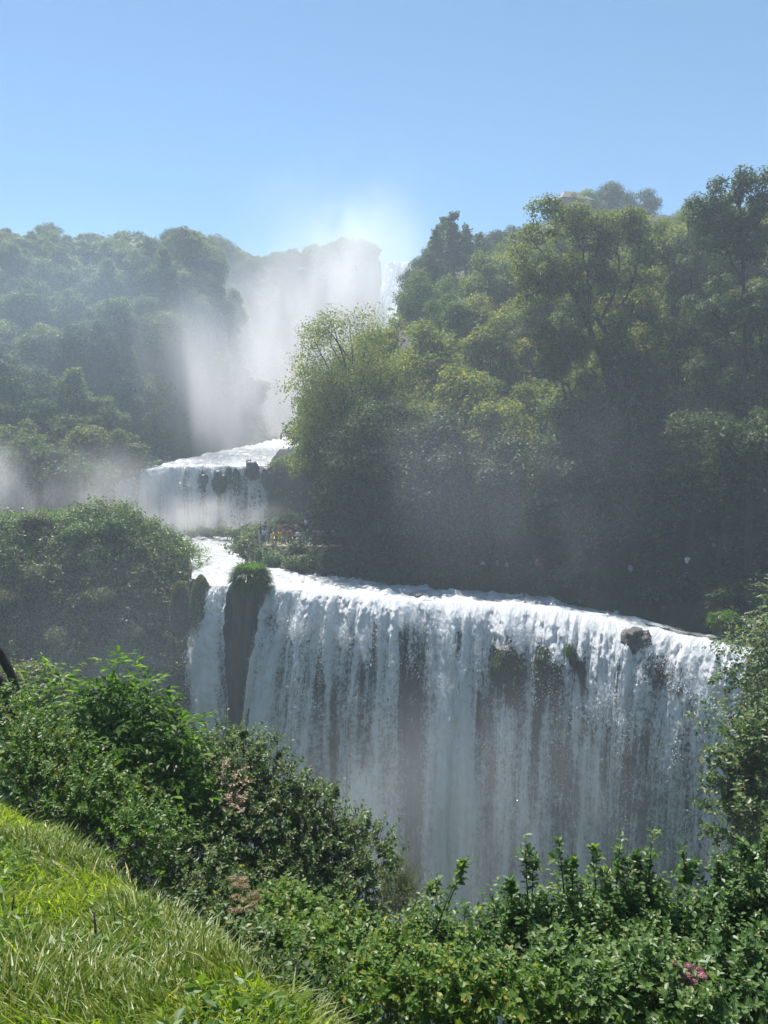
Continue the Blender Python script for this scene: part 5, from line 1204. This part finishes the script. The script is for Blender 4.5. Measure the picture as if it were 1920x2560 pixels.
# ---- grass
def grass():
    r = np.random.default_rng(400); n = 195000
    # sample in polar fashion so density follows nearness
    Yg = 1.1 + (r.random(n) ** 1.1) * 7.5; Xg = r.uniform(-1, 1, n) * (Yg * .58 + .6)
    yc = np.interp(Xg, CR_[:, 0], CR_[:, 1])
    ok = (Yg < yc + .9 * r.random(n)) ; Xg, Yg = Xg[ok], Yg[ok]; n = len(Xg)
    cl = fbm(Xg / .35, Yg / .35, 0, 3, 9)
    L = (.045 + .095 * r.random(n) ** 1.6) * (.5 + 1.1 * cl) * (1 + .02 * Yg)
    az = 6.283 * fbm(Xg / .9 + 5, Yg / .9, 0, 2, 19) * 1.6 + r.normal(size=n) * .9
    lean = .35 + .75 * r.random(n)
    wd = (.0015 + .0026 * r.random(n) ** 2) * (1 + .10 * Yg)
    big = r.random(n) < .03; wd = np.where(big, wd * 1.6, wd); L = np.where(big, L * 1.25, L)
    P = np.stack([Xg, Yg, fg_z(Xg, Yg) - .01], 1); dh = np.stack([np.cos(az), np.sin(az), 0 * az], 1)
    sa = az + 1.57 + r.normal(size=n) * .7; sd_ = np.stack([np.cos(sa), np.sin(sa), 0 * az], 1)
    rows_ = []
    for k, t_ in enumerate((0, .4, .75)):
        p = P + dh * (L * lean * t_ ** 1.7)[:, None]; p[:, 2] += L * (t_ - .42 * lean * t_ ** 2.4)
        w_ = wd * (1, .95, .6)[k]; rows_ += [p - sd_ * w_[:, None], p + sd_ * w_[:, None]]
    p = P + dh * (L * lean)[:, None]; p[:, 2] += L * (1 - .42 * lean); rows_.append(p)
    V = np.stack(rows_, 1); i0 = np.arange(n)[:, None] * 7
    m = MB(); m.V.append(V.reshape(-1, 3)); m.n = n * 7
    m.F[4].append(np.concatenate([i0 + np.array([[0, 1, 3, 2]]), i0 + np.array([[2, 3, 5, 4]])])); m.F[3].append(i0 + np.array([[4, 5, 6]]))
    o = m.build('grass', M['grass']); o['kind'] = 'stuff'
grass()
def weeds():
    r = np.random.default_rng(401); n = 26000
    Yg = 1.2 + (r.random(n) ** 1.1) * 6.5; Xg = r.uniform(-1, 1, n) * (Yg * .58 + .5); yc = np.interp(Xg, CR_[:, 0], CR_[:, 1])
    pt = fbm(Xg / .5 + 30, Yg / .5, 0, 3, 55); ok = (Yg < yc + .3) & (pt > .52); Xg, Yg = Xg[ok], Yg[ok]; n = len(Xg)
    P = np.stack([Xg, Yg, fg_z(Xg, Yg) + .02 + .09 * r.random(n)], 1); nr = r.normal(size=(n, 3)) * .5 + np.array([0, 0, 1.]); m = MB()
    leaves(m, P, np.cross(nr, unit(r, n)), nr, .022 + .035 * r.random(n) ** 2, T_LEAF); o = m.build('clover_weeds', M['elder']); o['kind'] = 'stuff'
weeds()
def stalk(px, py, tx, ty, Yq, lb, i):
    a = np.array(tuple(at(px, py, Yq))); b = np.array(tuple(at(tx, ty, Yq + .15))); e = empty('grass_stalk', a, lb, 'grass stalk', 'tall dark grass stalks'); v = b - a
    m = MB(); m.tube([v * 0 - [0, 0, .1], v * .5 + [.005, 0, 0], v], [.0022, .002, .0012], 5); m.build('stem', M['stem'], e)
    m = MB(); m.tube([v * .72, v * .8, v * .92, v * 1.03], [.002, .005, .0045, .001], 6); m.build('seed_head', M['bark'], e)
stalk(258, 2500, 235, 2285, 2.9, 'tall thin dark stalk standing upright in the near grass', 0)
stalk(205, 2390, 240, 2275, 3.2, 'dark stalk crossing behind the upright one', 1)
stalk(12, 2420, 35, 2240, 3.1, 'dark stalk leaning at the left margin of the grass', 2)
stalk(400, 2380, 372, 2235, 3.6, 'thin stalk in the middle of the bright grass', 3)
stalk(730, 2520, 745, 2400, 3.0, 'dark stalk beside the bushes at the lower end of the grass', 4)

# ================================================================ MIST AND AIR
def mist(name, c, r3, mat, rot=(0, 0, 0)):
    m = MB(); m.ell((0, 0, 0), (1, 1, 1), 24, 14); o = m.build(name, mat, None, True); o.location = c; o.scale = r3; o.rotation_euler = rot; o['kind'] = 'stuff'; return o
mist('spray_plume', at(790, 880, 226), (40, 27, 56), vol_mat('plume_mist', .16, color=(.99, .98, .99), aniso=.15, noise=.06, stretch=(1, 1, .4), rot=(0, .6, 0), edge=(1.0, 0.0), lo=.30, hi=.78), (0, .62, 0))
mist('spray_plume', at(540, 1000, 152), (30, 17, 25), vol_mat('plume_mist', .085, color=(.99, .98, .99), aniso=.15, noise=.07, stretch=(1, 1, .5), rot=(0, .5, 0), edge=(1.0, 0.0), lo=.30, hi=.75))
mist('spray_plume', at(880, 620, 232), (52, 20, 40), vol_mat('plume_mist', .011, color=(.95, .96, 1), aniso=.1, noise=.06, stretch=(1, 1, .65), rot=(0, .4, 0), edge=(1.0, 0.0), lo=.36, hi=.70), (0, .3, 0))
mist('face_mist', at(260, 1640, 66), (16, 5, 12), vol_mat('face_mist', .014, color=(.75, .85, 1), aniso=.2, noise=.1, edge=(1.0, .2), lo=.25, hi=.7))
mist('hill_mist', at(200, 900, 150), (52, 34, 34), vol_mat('hill_mist', .0065, color=(.62, .80, 1), aniso=.15, noise=.03, edge=(1.0, .4), lo=.2, hi=.7))
mist('valley_mist', at(90, 1230, 108), (26, 10, 9), vol_mat('valley_mist', .10, aniso=.4, noise=.10, stretch=(1, 1, .7), edge=(1.0, .2), lo=.35, hi=.7))
mist('pool_mist', at(520, 1300, 118), (15, 6, 5), vol_mat('pool_mist', .14, aniso=.4, noise=.25, edge=(1.0, .2), lo=.3, hi=.7))
mist('bank_mist', at(1380, 1230, 68), (26, 6, 14), vol_mat('bank_mist', .016, color=(.75, .82, 1), aniso=.3, noise=.12, stretch=(1, 1, .35), rot=(0, .35, 0), edge=(1.0, .2), lo=.36, hi=.70))
mist('falls_mist', at(1150, 2150, 57), (26, 5, 17), vol_mat('falls_mist', .075, color=(.90, .94, 1), aniso=.3, noise=.16, stretch=(1, 1, .35), edge=(1.0, .2), lo=.25, hi=.7))
m = MB(); m.box((-20, 150, 19), (560, 600, 144)); o = m.build('haze', vol_mat('air_haze', .0010, color=(.74, .87, 1.0), aniso=.2)); o['kind'] = 'stuff'
tot = sum(len(me.polygons) for me in bpy.data.meshes); print('polys', tot, 'tris', sum(len(me.loops) - 2 * len(me.polygons) for me in bpy.data.meshes))
